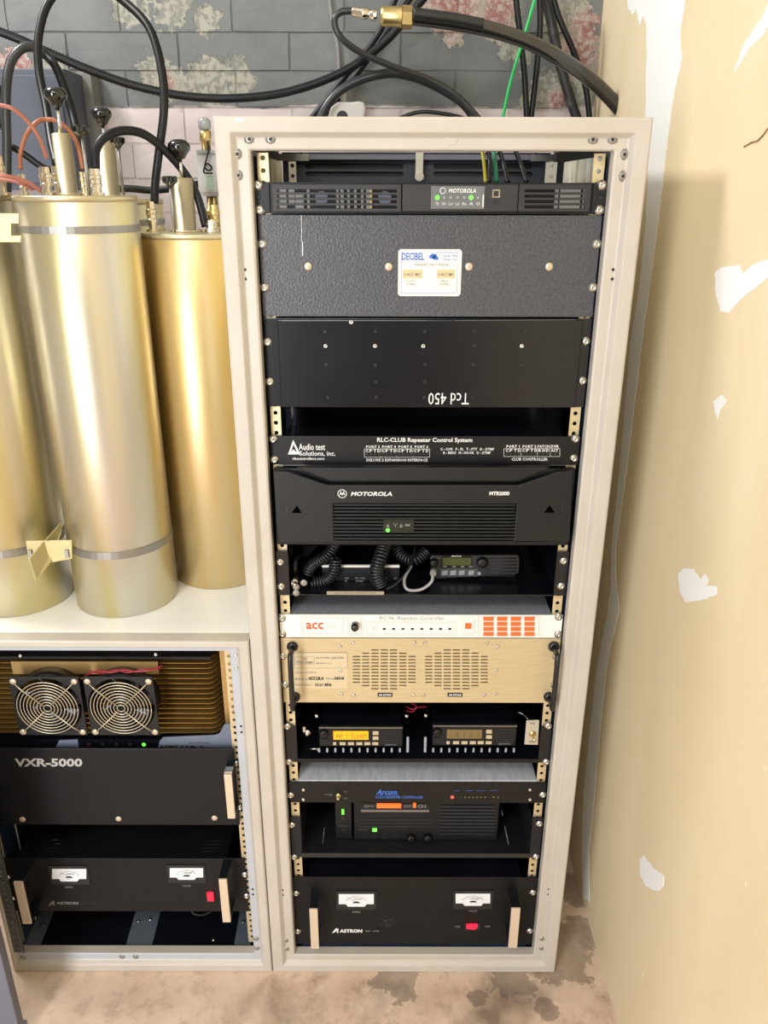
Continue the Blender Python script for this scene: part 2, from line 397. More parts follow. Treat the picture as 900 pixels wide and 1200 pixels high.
# ================================================================== THE SETTING
def struct(o): o['kind'] = 'structure'; return o
struct(MB().box(-2.2, XW+.02, -3.4, YB+.1, -.05, 0).build('floor', floor_mat()))
struct(MB().box(-2.2, XW+.02, -3.4, YB+.1, 2.75, 2.8).build('ceiling', CEILM))
struct(MB().box(-2.25, -2.2, -3.4, YB+.1, 0, 2.75).build('wall_left', SIDEW))
struct(MB().box(-2.2, XW+.02, -3.45, -3.4, 0, 2.75).build('wall_front', SIDEW))
wr = struct(MB().box(XW, XW+.02, -3.4, YB+.1, 0, 2.75).build('wall_right', drywall_mat(), loc=(XW, 0, 0)))
wb = struct(MB().box(-2.2, XW, YB+.0025, YB+.1, 0, 2.75).build('wall_back', BRICK, loc=(0, YB, 0)))
# bricks, running bond, each its own piece
BW, BHh = .232, .0700
def brick_bm(v):
    rnd = random.Random(v); j = lambda a: rnd.uniform(-a, a); mb = MB(); w, h = BW-.004, BHh-.0035
    xs = [0, w*.3, w*.66, w]; zs = [0, h*.5, h]; vs = []; fs = []
    for z in zs:
        for x in xs: vs.append((x+j(.0012), -j(.0010), z+j(.0010)))
    for i in range(2):
        for k in range(3): a = i*4+k; fs.append((a, a+1, a+5, a+4))
    b = [0, 1, 2, 3, 7, 11, 10, 9, 8, 4]; n = len(vs)
    for q in b: vs.append((vs[q][0], .014, vs[q][2]))
    for q in range(len(b)):
        q2 = (q+1) % len(b); fs.append((b[q], n+q, n+q2, b[q2]))
    mb.add(vs, fs); return mb
bm_v = [brick_bm(v).mesh('brick', BRICK) for v in range(6)]
zr = W(300, 38, YB).z
for r in range(-9, 8):
    z = zr + r*BHh
    x = -1.16 + (BW/2 if r % 2 else 0) + (W(340, 60, YB).x-.115) % BW
    while x < XW-.01:
        if x+BW-.004 <= XW:
            o = bpy.data.objects.new('brick', random.choice(bm_v)); C.objects.link(o); o.parent = wb
            o.location = Vector((x, YB+random.uniform(-.001, .001), z+.0018)) - origin(wb)
        x += BW
# joint compound smears on the drywall
def smear(pts, thick=.0007, jit=.004, closed=True):
    rnd = random.Random(len(pts)*13+int(pts[0][0])); w = [W(a, b, XW, 0) for a, b in pts]; q = []
    for i in range(len(w)):
        a, b = w[i], w[(i+1) % len(w)]; n = max(2, int((b-a).length/.006))
        for k in range(n):
            p = a.lerp(b, k/n); q.append((p.y+rnd.uniform(-jit, jit), p.z+rnd.uniform(-jit, jit)))
    loopv = [Vector(p) for p in q]; n = len(q)
    v2, e2, f2, *_ = delaunay_2d_cdt(loopv, [(i, (i+1) % n) for i in range(n)], [], 1, 1e-7)
    vs = [(XW-thick, v.x, v.y) for v in v2] + [(XW, v.x, v.y) for v in v2]; m = len(v2); fs = []; cnt = {}
    for f in f2:
        f = list(f); ar = sum(v2[f[i]].x*v2[f[(i+1) % len(f)]].y-v2[f[(i+1) % len(f)]].x*v2[f[i]].y for i in range(len(f)))
        if ar > 0: f = f[::-1]
        fs.append(f)
        for i in range(len(f)): cnt[(f[i], f[(i+1) % len(f)])] = 1
    for (a, b) in cnt:
        if (b, a) not in cnt: fs.append([b, a, a+m, b+m])
    MB().add(vs, fs).build('plaster_patch', PLASTER, wr)
smear([(757, -60), (758, 60), (757, 130), (760, 195), (757, 262), (750, 333), (739, 400), (728, 533), (717, 640), (716, 690), (712, 720), (700, 780), (692, 850), (684, 930), (682, 1010), (684, 1052), (691, 1056),
       (690, 1000), (697, 930), (704, 850), (713, 770), (726, 715), (722, 680), (722, 640), (737, 533), (750, 420), (762, 333), (771, 267), (779, 195), (783, 160), (790, 110), (799, 70), (797, 40), (803, 0), (806, -60)], jit=.0022)
smear([(731, -40), (736, 8), (742, 18), (746, 10), (750, 30), (754, 18), (757, 28), (757, -40)], jit=.002)
smear([(908, -12), (893, 20), (873, 50), (860, 86), (880, 55), (885, 50), (889, 48), (902, 30), (915, 18)], jit=.0015)
smear([(838, 320), (846, 313), (866, 311), (871, 320), (880, 312), (905, 302), (905, 322), (873, 347), (854, 366), (845, 365), (839, 343)], jit=.0012)
smear([(795, 673), (802, 665), (813, 667), (821, 679), (826, 672), (830, 680), (828, 686), (840, 687), (840, 697), (827, 702), (804, 706), (797, 694)], jit=.001)
smear([(750, 1008), (755, 1002), (766, 1017), (778, 1026), (778, 1038), (770, 1045), (757, 1038), (751, 1027)], jit=.001)
smear([(836, 470), (846, 463), (852, 470), (844, 480), (841, 492)], thick=.0004, jit=.001)
mk = MB()
for a, b, c, d in [(872, 172, 880, 167), (880, 167, 888, 165), (888, 165, 897, 155), (893, 160, 900, 150)]:
    p, q = W(a, b, XW-.0008, 0), W(c, d, XW-.0008, 0); mk.tube([p, q], .0009, 5)
mk.build('scuff_mark', mat('brown_scuff', (150, 110, 70), .8), wr, label='brown scuff mark')

# grey cabinet leaf in the left foreground
a = W(15, 1142, -.13); b = W(0, 1078, -.13)
lp = MB().prism([(a.x, 0), (a.x, .62), (a.x-.36, .62), (a.x-.36, 0)], -.15, -.13)
lf = thing('metal_panel', 'blue-grey painted metal panel cut off by the bottom left corner', 'panel', (a.x-.18, -.14, 0))
lp.build('panel_sheet', DOORG, lf, bevel=.002)
MB().box(a.x-.36, a.x, -.13, -.122, 0, .03).build('bottom_lip', DOORG, lf)
MB().box(a.x-.36, a.x, -.13, -.122, .59, .62).build('top_lip', DOORG, lf)

# ================================================================== RACK CABINETS
RW, RH, RD = .5738, 1.5643, .60
YP = .028      # plane of the panel faces
YR = .0325     # plane of the mounting rails
def frame_moulding(x0, x1, z0, z1, ws, name, parent):
    """mitred moulding; ws = widths (left, top, right, bottom); profile (fraction of width, depth)"""
    prof = [(0, .030), (0, .003), (.06, 0), (.46, 0), (.52, .003), (.60, .0075), (.64, .0085), (.96, .0085), (1, .010), (1, .028)]
    L, T, Rr, B = ws; mb = MB(); vs = []; n = len(prof)
    for t, y in prof: vs += [(x0+t*L, y, z0+t*B), (x1-t*Rr, y, z0+t*B), (x1-t*Rr, y, z1-t*T), (x0+t*L, y, z1-t*T)]
    fs = []
    for i in range(n-1):
        for k in range(4): k2 = (k+1) % 4; fs.append((i*4+k, (i+1)*4+k, (i+1)*4+k2, i*4+k2)[::-1])
    for k in range(4): k2 = (k+1) % 4; fs.append(((n-1)*4+k, k, k2, (n-1)*4+k2)[::-1])
    mb.add(vs, fs); o = mb.build(name, CREAM, parent)
    if z1 < 1:
        o.data.materials.append(STEP)
        for i in range(24, 32): o.data.polygons[i].material_index = 1
    b = o.modifiers.new('bevel', 'BEVEL'); b.width = .0012; b.segments = 2; b.limit_method = 'ANGLE'; b.angle_limit = .7
    return o
def eia_rail(x, z0, z1, y, parent, m, w=.0155, hx=0):
    holes = []; z = z1-.0064; i = 0
    while z > z0+.006:
        holes.append(circ(x+hx, z, .0034, 8)); z -= (.015875, .015875, .0127)[i % 3]; i += 1
    return MB().plate(rect(x-w/2, x+w/2, z0, z1), holes, y, y+.002).build('mounting_rail', m, parent)
def cabinet(x0, z1, ws, label, width=RW, rails=None):
    x1 = x0+width
    t = thing('rack_cabinet', label, 'rack', ((x0+x1)/2, RD/2, 0))
    frame_moulding(x0, x1, 0, z1, ws, 'front_frame', t)
    for s in (0, 1):
        xa, xb = ((x0, x0+.012), (x1-.012, x1))[s]
        MB().box(xa, xb, .03, RD, .003, z1-.003).build('side_panel', CREAM2, t)
        xa, xb = ((x0+.0125, x0+ws[0]), (x1-ws[2], x1-.0125))[s]
        MB().box(xa, min(xb, xa+.033) if s == 0 else xb, .0285, .09, ws[3]*.6, z1-ws[1]).build('inner_post', NAVY, t)
        xc = (rails or (x0+.0580, x1-.0580))[s]
        eia_rail(xc, ws[3]+.004, z1-ws[1]-.002, YR, t, RAIL if s or True else RAILG)
        xa, xb = ((x0+.0125, x0+.0135), (x1-.0135, x1-.0125))[s]
        MB().box(xa, xb, .095, RD-.02, .02, z1-.02).build('inner_side', INSIDE, t)
    if z1 > 1:
        MB().box(x0, x1, .03, .11, z1-.012, z1).build('top_panel', CREAM2, t, bevel=.002)
        MB().box(x0, x1, .56, RD, z1-.012, z1).build('top_panel', CREAM2, t, bevel=.002)
        for xa, xb in ((x0, x0+.05), (x1-.05, x1)): MB().box(xa, xb, .1105, .5595, z1-.012, z1).build('top_rail', CREAM2, t)
    else: MB().box(x0, x1, .03, RD, z1-.012, z1).build('top_panel', CREAM2, t, bevel=.002)
    MB().box(x0+.0125, x1-.0125, .03, RD, .012, ws[3]-.006).build('base_plate', BLACKG, t)
    return t
rack = cabinet(0, RH, (.0455, .0400, .0455, .0400), 'tall cream open-front equipment rack standing on the floor beside the tan wall')
zs = W(150, 752, 0).z
LX1 = -.0015; LX0 = W(13.5, 1125, 0).x
LXR = W(288.5, 1035, YP).x; LXL = LXR-.478
low = cabinet(LX0, zs, (.012, .0235, .0355, .0420), 'low', LX1-LX0, (LXL+.004, LXR+.002))
eia_rail(LX0+.0155, .05, zs-.03, .004, low, RAILG, w=.024)
low['label'] = 'low cream rack cabinet with gold cylinders standing on top, left of the tall rack'
# rivets and twin holes on the frames
for a, b in [(292, 163), (317, 163), (278, 180.5), (279, 205.5), (695, 163.5), (718, 163.5), (732, 181), (730, 206.5)]:
    put('rivet', rack, W(a, b, .0085)); put('rivet_hole', rack, W(a, b, .0067), 'hole')
    MB().rings(W(a, b, .00845), Yn, [(0, .0072), (.0002, .0072)], 16).build('rivet_rim', INKG, rack)
for a, b in [(287, 316), (287.5, 327), (718.5, 316), (717.5, 327), (331, 1043), (331.5, 1049), (643, 1042), (642.5, 1048)]:
    put('rivet_hole', rack, W(a, b, .0083), 'hole')
for a, b in [(335, 1102), (336, 1112), (635.5, 1100), (635, 1111)]: put('rivet', rack, W(a, b, .0085))
for a, b in [(276, 767.5), (277, 783)]: put('screw_small', low, W(a, b, .0085))
for a, b in [(282.5, 851), (283, 858), (296, 1042), (296.5, 1048)]: put('rivet_hole', low, W(a, b, .0083), 'hole')
for a, b in [(300, 1100), (301, 1111), (143, 1121), (159, 1121), (27, 1122)]: put('rivet', low, W(a, b, .0085))
mb = MB(); q = W(529, 162.5, .0085); mb.rings(q, Yn, [(0, .0085), (.0006, .0085), (.0008, .0075), (.0003, .006)], 20); mb.build('plug', CREAM, rack)
mb = MB(); pbox(mb, 276, 138.5, 286, 143, -.0006, .001); mb.build('sticker_remnant', LABEL, rack)
# light strip (painted grey) inside the low cabinet frame
# --- rear of the tall rack: louvred panel, cross bar, mid rails
yb = .585
def slot(x0, y0, x1, y1, y):
    a = R(x0, y0, x1, y1, y); h = (a[3]-a[2])/2; zc = (a[2]+a[3])/2; pts = []
    for i in range(7): an = math.pi/2+math.pi*i/6; pts.append((a[0]+h+h*math.cos(an), zc+h*math.sin(an)))
    for i in range(7): an = -math.pi/2+math.pi*i/6; pts.append((a[1]-h+h*math.cos(an), zc+h*math.sin(an)))
    return pts
holes = [slot(*h, yb) for h in [(358, 191.5, 473, 198.5), (358, 201, 473, 207), (508, 191.5, 624, 198.5), (508, 201, 624, 207)]]
MB().plate(rect(.02, RW-.02, .05, RH-.02), holes, yb, yb+.003).build('back_panel', mat('back_panel_paint', (66, 70, 80), .45), rack)
mb = MB(); pbox(mb, 322, 181, 694, 187.5, yb-.02, yb-.001); mb.build('cross_bar', mat('cross_bar_paint', (112, 114, 126), .45), rack, bevel=.001)
for q4 in ((322, 180, 362, 188.5), (622, 181, 662, 189)): mb = MB(); pbox(mb, *q4, yb-.024, yb-.021); mb.build('bar_bracket', STEELD, rack)
MB().box(.02, RW-.02, yb+.008, yb+.010, .05, RH-.02).build('slot_backing', mat('slot_backing_dark', (30, 28, 26), .5), rack)  # solid plate added behind the slots so they stay dark
for a, b in [(353, 179.5), (628, 180)]: put('rivet_hole', rack, W(a, b, yb-.0241), 'hole')
mb = MB(); pbox(mb, 487, 179, 496, 209, yb-.028, yb-.0245); q = W(491.5, 207, yb-.03); mb.rings(q, Yn, [(0, .009), (.004, .009)], 12); mb.build('latch', ZINC, rack, bevel=.001)
for s, (a, b) in enumerate([(338.5, 346.5), (640, 652.5)]):
    p = R(a, 178, b, 212, .30); xc = (p[0]+p[1])/2
    eia_rail(xc, RH-.30, RH-.045, .30, rack, ZINC, w=abs(p[1]-p[0])+.001)
    xin = (.0505, RW-.0505)[s]; sg = (1, -1)[s]
    mb = MB().box(xin-.001*sg, xin, .05, .295, RH-.30, RH-.045)
    mb.build('side_channel', ZINC, rack)
    for k, yy in enumerate((.075, .105, .125, .15, .175, .215, .25, .275)):
        MB().box(xin, xin+sg*(.004 if k % 2 else .007), yy, yy+.006, RH-.30, RH-.046).build('channel_rib', ZINC, rack)
p = W(704, 195, YR)
# floor straps in the low cabinet base
zb = .0365
for x0, x1, x2, x3 in [(44, 84, 13, 63), (147, 164, 141, 176), (277, 292, 273, 291)]:
    pass
def strap(xa_t, xb_t, yt, xa_b, xb_b, ybm, parent):
    zt = .037; q = [W(xa_b, ybm, zt, 2), W(xb_b, ybm, zt, 2), W(xb_t, yt, zt, 2), W(xa_t, yt, zt, 2)]
    mb = MB(); mb.add([v-Vector((0, 0, .0016)) for v in q]+q, [(4, 5, 6, 7), (0, 1, 5, 4), (1, 2, 6, 5), (2, 3, 7, 6), (3, 0, 4, 7)])
    return mb.build('base_strap', STRAP, parent)
strap(28, 63, 1068, 14, 44, 1116, low); strap(159, 188, 1068, 145, 176, 1116, low); strap(281, 300, 1068, 273, 292, 1116, low)
for a, b in [(51, 1083), (162, 1079), (176, 1077), (285, 1080), (250, 1101)]:
    q = W(a, b, .0372, 2); MB().rings(q, (0, 0, 1), [(0, .004), (.0012, .0035), (.0018, .001)], 10).build('strap_screw', STEEL, low)

# ================================================================== TALL RACK EQUIPMENT
XL, XR = (RW-.478)/2, (RW+.478)/2
def zpx(py, y=YP): return W(500, py, y).z
def unit(name, label, cat, pt, pb, y=YP):
    z0, z1 = zpx(pb), zpx(pt)
    return thing(name, label, cat, (RW/2, y, z0)), z0+.0004, z1-.0004
def chassis(t, z0, z1, d=.38, m=BLACK, inset=.022, x0=XL, x1=XR, y0=None, name='chassis'):
    return MB().box(x0+inset, x1-inset, (YP+.0045) if y0 is None else y0, YP+d, z0+.002, z1-.002).build(name, m, t)

# ---- 1U wide-band unit at the top
t, z0, z1 = unit('repeater_module', 'black one-unit repeater panel with vent slots and green lights, topmost in the tall rack', 'radio unit', 213.5, 251)
MB().box(XL, XR, YP, YP+.003, z0, z1).build('face_plate', BLACK, t)
chassis(t, z0, z1, .3)
mb = MB(); hl = []
def slots_grid(x0, y0, x1, y1, n, y, gap=.45):
    out = []; h = (y1-y0)/n
    for i in range(n): out.append(rect(*R(x0, y0+h*i, x1, y0+h*(i+1-gap), y)))
    return out
YF = YP-.009
o1 = rect(*R(319, 216, 470, 248, YF)); MB().plate(o1, slots_grid(325, 222, 465, 247, 4, YF), YF, YF+.003).build('vent_grille', CHARC, t, bevel=.0004)
o2 = rect(*R(608, 216, 692, 248, YF)); MB().plate(o2, slots_grid(615, 222, 686, 247, 4, YF), YF, YF+.003).build('vent_grille', CHARC, t, bevel=.0004)
mb = MB(); pbox(mb, 471.5, 216, 607, 248, YF-.001, YP-.0002); mb.build('front_cover', CHARC, t, bevel=.001)
mb = MB(); pbox(mb, 318, 214, 693, 216, YP-.006, YP-.0002); mb.build('top_edge', BLACK, t)
mb = MB()
for x0, x1, y0, y1 in [(324, 336, 220, 245), (338, 345, 220, 238), (346, 356, 226, 245), (360, 363, 222, 245), (394, 397, 222, 245), (399, 403, 222, 245), (407, 410, 222, 245), (415, 418, 222, 245), (423, 426, 222, 245), (429, 434, 220, 245), (650, 654, 222, 245), (656, 680, 221, 246), (683, 685, 222, 245)]:
    pbox(mb, x0, y0, x1, y1, YP-.003, YP-.0002)
mb.build('inner_fittings', GREYC, t)['kind'] = 'stuff'
for a, b in [(377, 232), (451, 232)]: MB().rings(W(a, b, YP-.0004), Yn, [(0, .009), (.003, .009)], 16).build('fan_hub', BLUEG, t)
mb = MB(); pbox(mb, 433.5, 220, 436, 247, YP-.004, YP-.0006); mb.build('brass_strip', BRASS, t)
mb = MB(); pbox(mb, 505, 218, 568, 245, YF-.0022, YF-.0011); sp = mb.build('status_panel', mat('status_panel_grey', (112, 114, 116), .35, .3), t, bevel=.0006)
mb = MB(); yy = YF-.0024
write(mb, 'MOTOROLA', 526, 221, 558, 226, yy, .02, .15); mb.rings(W(519, 223.5, yy+.0002), Yn, [(0, .0042), (.0001, .0042), (.0001, .0034)], 14, caps=False)
for i, s in enumerate(['TX', 'RX', 'Ln1', 'Ln2', 'En', 'A', '()']): write(mb, s, 510+i*8, 237, 514.5+i*8, 240.5, yy, res=1)
mb.build('lettering', INKW, t)
for i in range(7):
    g = i in (0, 5); q = W(512.5+i*7.9, 231.5, yy); MB().rings(q, Yn, [(0, .003 if g else .0022), (.0008, .0026 if g else .0018)], 10).build('indicator_light', LEDG if g else GREYC, t, label='lit green indicator' if g else None)
mb = MB(); pbox(mb, 577, 222, 586, 231.5, YF-.0016, YF-.0012); mb.build('usb_frame', STEEL, t)
mb = MB(); pbox(mb, 578.5, 223.5, 584.5, 230, YF-.0022, YF-.0017); mb.build('usb_socket', INKK, t)
mb = MB(); pbox(mb, 577, 234, 586, 240, YF-.0016, YF-.0012); mb.build('usb_mark', INKK, t)
mb = MB(); pbox(mb, 565.5, 228, 566.8, 243, YF-.0024, YF-.0020); mb.build('clip', LABEL, t)
for x0, x1 in ((299, 316), (695, 712)): 
    mb = MB(); pbox(mb, x0, 214.5, x1, 250, YP-.0025, YP-.0003); mb.build('rack_ear', BLACKP, t, bevel=.0006)
screws(t, [(302.5, 217), (304.5, 246), (705.5, 217), (702.5, 246)], YP-.0026)
screws(t, [(303, 231), (704, 231.5)], YP-.0026, 'screw_black')

# ---- Decibel 3U hammertone panel
t, z0, z1 = unit('duplexer_panel', 'grey hammertone three-unit panel with a blue and white maker label in its middle', 'panel', 251.5, 371.5)
MB().box(XL, XR, YP-.001, YP+.003, z0, z1).build('face_plate', HAMMER, t, bevel=.001)
chassis(t, z0, z1, .25)
screws(t, [(361, 312), (455.5, 312.5), (549.5, 312.5), (643.5, 312.5)], YP-.001, 'screw_cap')
screws(t, [(307, 286), (310, 337), (699.5, 286), (695, 337)], YP-.001)
a = R(466.5, 292, 540.5, 347, YP-.0012); r = .003
MB().prism([(a[0]+r, a[2]), (a[1]-r, a[2]), (a[1], a[2]+r), (a[1], a[3]-r), (a[1]-r, a[3]), (a[0]+r, a[3]), (a[0], a[3]-r), (a[0], a[2]+r)], YP-.0018, YP-.0008).build('label_plate', LABEL, t)
yl = YP-.0019
for xa_, xb_ in ((472, 495), (512, 533)): mb = MB(); pbox(mb, xa_, 316, xb_, 326, yl-.0001, yl); mb.build('label_patch', LABELT, t)
mb = MB(); write(mb, 'DECIBEL', 471, 296, 497, 305, yl, .03)
mb.rings(W(509.5, 301.5, yl), Yn, [(0, .0036), (.0001, .0034)], 12)
mb.prism(P2([(502.5, 300), (507, 297), (512, 298), (509, 303), (504, 303)], yl), yl-.0001, yl)
mb.prism(P2([(511, 299), (514, 302), (512.5, 305.5), (510.5, 304)], yl), yl-.0001, yl)
write(mb, 'DALLAS, TEXAS', 519, 298.5, 537, 301.8, yl, .02, res=1); write(mb, 'TEXAS, U.S.A.', 519, 303, 536, 306, yl, .02, res=1)
line(mb, 510, 296, 537, 296, .0008, yl); line(mb, 470.5, 307, 503, 307, .0006, yl)
mb.build('blue_lettering', INKB, t)
mb = MB()
for q in [(470.5, 296, 470.5, 343.5), (470.5, 343.5, 535, 343.5), (535.5, 343.5, 536, 309)]: line(mb, *q, .0007, yl)
for q in [(467.5, 293.4, 539.8, 293.4), (470.5, 345.5, 535, 345.5), (538, 344, 538.5, 296)]: line(mb, *q, .0003, yl)
mb.build('violet_border', INKV, t)
mb = MB(); yk = yl-.0002
write(mb, 'TRANSMITTER DUPLEXER', 485, 308.8, 526.5, 311.8, yk, res=1); write(mb, '3-4637-MU', 473.5, 319.5, 493, 323.5, yk, .02, res=1); write(mb, '3-4637-MU', 513.5, 319.5, 532, 323.5, yk, .02, res=1)
write(mb, 'MODEL', 476, 328.3, 486, 330.6, yk, res=1); write(mb, 'SERIAL', 515.5, 328.3, 526, 330.6, yk, res=1); write(mb, 'NUMBER', 475.5, 332, 487, 334.2, yk, res=1); write(mb, 'NUMBER', 515, 332, 527, 334.2, yk, res=1)
mb.build('small_print', INKG, t)
mb = MB(); line(mb, 353, 252, 353.5, 283, .0006, YP-.0013); line(mb, 354.5, 283, 354.5, 300, .0013, YP-.0013); mb.build('drip_mark', INKW, t)

# ---- Tcd 450 black 3U drawer
t, z0, z1 = unit('black_drawer_panel', 'plain black three-unit panel with upside-down white handwriting near its lower edge', 'panel', 373, 477)
MB().box(XL, XR, YP, YP+.003, z0, z1).build('face_plate', BLACKG, t, bevel=.0006)
mb = MB(); pbox(mb, 327, 375, 679, 477.5, YP-.004, YP-.0002); mb.build('raised_front', BLACKG, t, bevel=.0015)
chassis(t, z0, z1, .3)
YD = YP-.0041
for c, xs in enumerate([(381, 381.5, 382.5, 383, 384.5), (440, 439.5, 440, 440.5, 441), (498, 496, 498, 497.5, 497), (556, 556.5, 554.5, 554.5, 553.5), (615, 611.5, 611.5, 609.5, 610)]):
    for k, (x, yv) in enumerate(zip(xs, (388.5, 405.5, 427.5, 447.5, 465.5))):
        if k == 3 and c in (0, 3): continue
        put('screw_black' if k != 1 or c in (3,) else 'screw_small', t, W(x, yv, YD))
screws(t, [(313.5, 401), (316, 447.5), (686.5, 400), (682.5, 446.5)], YP)
mb = MB(); write(mb, 'Tcd 450', 502, 460.5, 549.5, 474, YD-.0002, .0, flip=True); mb.build('handwriting', INKW, t)
mb = MB(); line(mb, 533, 375.6, 675, 374.8, .0005, YD-.0002); line(mb, 330, 376, 500, 375.6, .0005, YD-.0002); mb.build('worn_edge', INKG, t)
screws(t, [(411.5, 377.5)], YD, 'screw_small')

# ---- RLC-CLUB controller
t, z0, z1 = unit('repeater_controller', 'black one-unit controller panel with white print and a white triangle emblem', 'controller', 511, 545)
MB().box(XL, XR, YP, YP+.003, z0, z1).build('face_plate', BLACK, t, bevel=.0006)
chassis(t, z0, z1, .30, m=BLACKG)
screws(t, [(320, 515), (321.5, 539), (674.5, 514.5), (672.5, 537.5)], YP)
yl = YP-.0003; mb = MB()
write(mb, 'RLC-CLUB Repeater Control System', 442, 513, 553.5, 519.5, yl, .02)
write(mb, 'Audio test', 350, 520, 381, 527.5, yl, .012); write(mb, 'Solutions, inc.', 351, 528.5, 393, 535, yl, .012); write(mb, 'rlccontrollers.com', 343, 535.8, 380, 539, yl, .02)
for i, s in enumerate(['PORT 3', 'PORT 4', 'PORT 5', 'PORT 6']):
    write(mb, s, 429+i*19, 522, 445+i*19, 525, yl, .02, res=1)
    for j, ch in enumerate('CPTD'): write(mb, ch, 428.3+i*18.9+j*4.7, 526.6, 431.6+i*18.9+j*4.7, 530, yl, .02, res=1)
for i, s in enumerate(['PORT 1', 'PORT 2', 'PATCH', 'DVR']):
    write(mb, s, *[(593.5, 609), (612.5, 628.5), (630, 644), (645.5, 655)][i][0:1], 521.5, [(593.5, 609), (612.5, 628.5), (630, 644), (645.5, 655)][i][1], 524.8, yl, .02, res=1)
for ch, x in zip('CPTDCPTDRHD', (592.5, 597.3, 602.3, 607, 612, 616.8, 621.6, 626.4, 631, 635.6, 640.2)): write(mb, ch, x, 526.2, x+3.3, 529.6, yl, .02, res=1)
write(mb, 'ACT', 645.8, 526.2, 654, 529.6, yl, .02, res=1)
write(mb, 'DELUXE 2 EXPANSION INTERFACE', 429.5, 537.5, 501, 540.8, yl, .02, res=1); write(mb, 'CLUB CONTROLLER', 599.5, 536.5, 642, 540, yl, .02, res=1)
write(mb, 'C - COR   P - PL   T - PTT   D - DTMF', 516, 524.8, 579, 528, yl, .02, res=1); write(mb, 'R - RING   H - HOOK   D - DTMF', 519.5, 529, 575, 532.2, yl, .02, res=1)
loop(mb, 427, 526, 503.5, 535.8, .0005, yl)
for x in (446, 465, 484): line(mb, x, 526, x, 530.5, .0004, yl); line(mb, x, 534, x, 535.8, .0004, yl)
loop(mb, 590.5, 525.8, 656, 535, .0005, yl)
for x in (610.5, 629.5, 644.5): line(mb, x, 525.8, x, 535, .0004, yl)
# triangular emblem with a cut-out figure
tri = P2([(343.5, 515.5), (337.5, 532.5), (352, 532.5)], yl); cut = P2([(343.8, 520.5), (341, 530), (344, 526.5), (348, 531), (346.5, 526)], yl)
mb.plate(tri, [cut], yl-.0001, yl)
mb.build('lettering', INKW, t)
mb = MB()
for x in [430+4.72*i for i in range(16)] + [594+4.75*i for i in range(13)]: pbox(mb, x-1.2, 531.3, x+1.2, 533.3, yl-.0006, yl)
mb.build('indicator_row', LEDK, t)['kind'] = 'stuff'
mb = MB(); line(mb, 323, 545.2, 571, 545.2, .0012, YP-.0008); line(mb, 571, 545.4, 675, 545.2, .0007, YP-.0008); mb.build('lower_edge', STEELD, t)

# ---- MTR2000
t, z0, z1 = unit('repeater', 'large black plastic-fronted repeater with horizontal louvres and a small green light', 'radio unit', 547, 638.5)
MB().box(XL+.004, XR-.004, YP-.008, YP+.003, z0+.002, z1).build('bezel', BLACKP, t, bevel=.003)
chassis(t, z0, z1, .4)
YM = YP-.022
mb = MB(); louv = rect(*R(391, 590.5, 604, 634, YM))
mb.plate(P2([(320.5, 552), (338, 553), (384, 568.5), (608, 568.5), (656, 552.5), (671, 552), (669, 604), (667.5, 635), (326.5, 636.5), (323, 604)], YM), [louv], YM, YP-.008)
mb.build('lower_cover', BLACKP, t, bevel=.002)
mb = MB(); mb.prism(P2([(347, 548.3), (646, 547.8), (607.5, 563.8), (386.5, 563.8)], YM), YM, YP-.008); mb.build('upper_cover', BLACKP, t, bevel=.0015)
for i in range(11):
    mb = MB(); py = 591.2+i*3.95; a = R(391, py, 604, py+2.3, YM)
    mb.box(a[0], a[1], YM+.001, YM+.010, a[2], a[3]); mb.build('louvre', BLACKP, t, bevel=.0005)
yl = YM-.0003; mb = MB(); write(mb, 'MOTOROLA', 411, 576.3, 459.5, 581.2, yl, .03, .2); write(mb, 'MTR2000', 573.5, 576, 597, 580.6, yl, .04)
c0 = W(401, 578.6, yl); mb.plate(circ(c0.x, c0.z, .0072, 20), [circ(c0.x, c0.z, .0062, 20)], yl-.0001, yl)
mb.prism(P2([(397.3, 581.3), (399.3, 575.3), (401, 579), (402.7, 575.3), (404.7, 581.3), (403.2, 579.5), (402.5, 578.5), (401, 581), (399.5, 578.5), (398.8, 579.5)], yl), yl-.0001, yl)
mb.build('lettering', INKW, t)
mb = MB(); pbox(mb, 449, 609, 485, 624, YM-.0005, YM+.004); mb.build('status_window', mat('status_window', (30, 34, 26), .3), t)
mb = MB(); yl2 = YM-.0007
for cxp, cyp in [(454.5, 616), (470, 616)]: mb.prism(P2([(cxp-2, cyp+2), (cxp, cyp-2.5), (cxp+2, cyp+2)], yl2), yl2-.0001, yl2)
write(mb, 'Y', 460.5, 613.5, 466, 618, yl2, 0, res=1); write(mb, '~', 474.5, 613.7, 480.5, 617, yl2, .03, res=1); mb.build('status_icon', INKG, t)
mb = MB(); mb.rings(W(454.5, 621.3, YM-.0005), Yn, [(0, .0032), (.001, .0028)], 10); mb.build('indicator_light', LEDG, t, label='lit green indicator')
for pts in ([(342, 601), (347.7, 592.5), (353.5, 601)], [(638, 600.5), (644, 592), (650, 600.5)]):
    mb = MB(); mb.prism(P2(pts, YM), YM-.001, YM); mb.build('arrow_mark', VOID, t)
for x, y0, y1 in ((336, 592.5, 600.5), (659, 591.5, 600.5)): mb = MB(); pbox(mb, x-.7, y0, x+.7, y1, YM-.0008, YM); mb.build('latch_slot', CHARC, t)

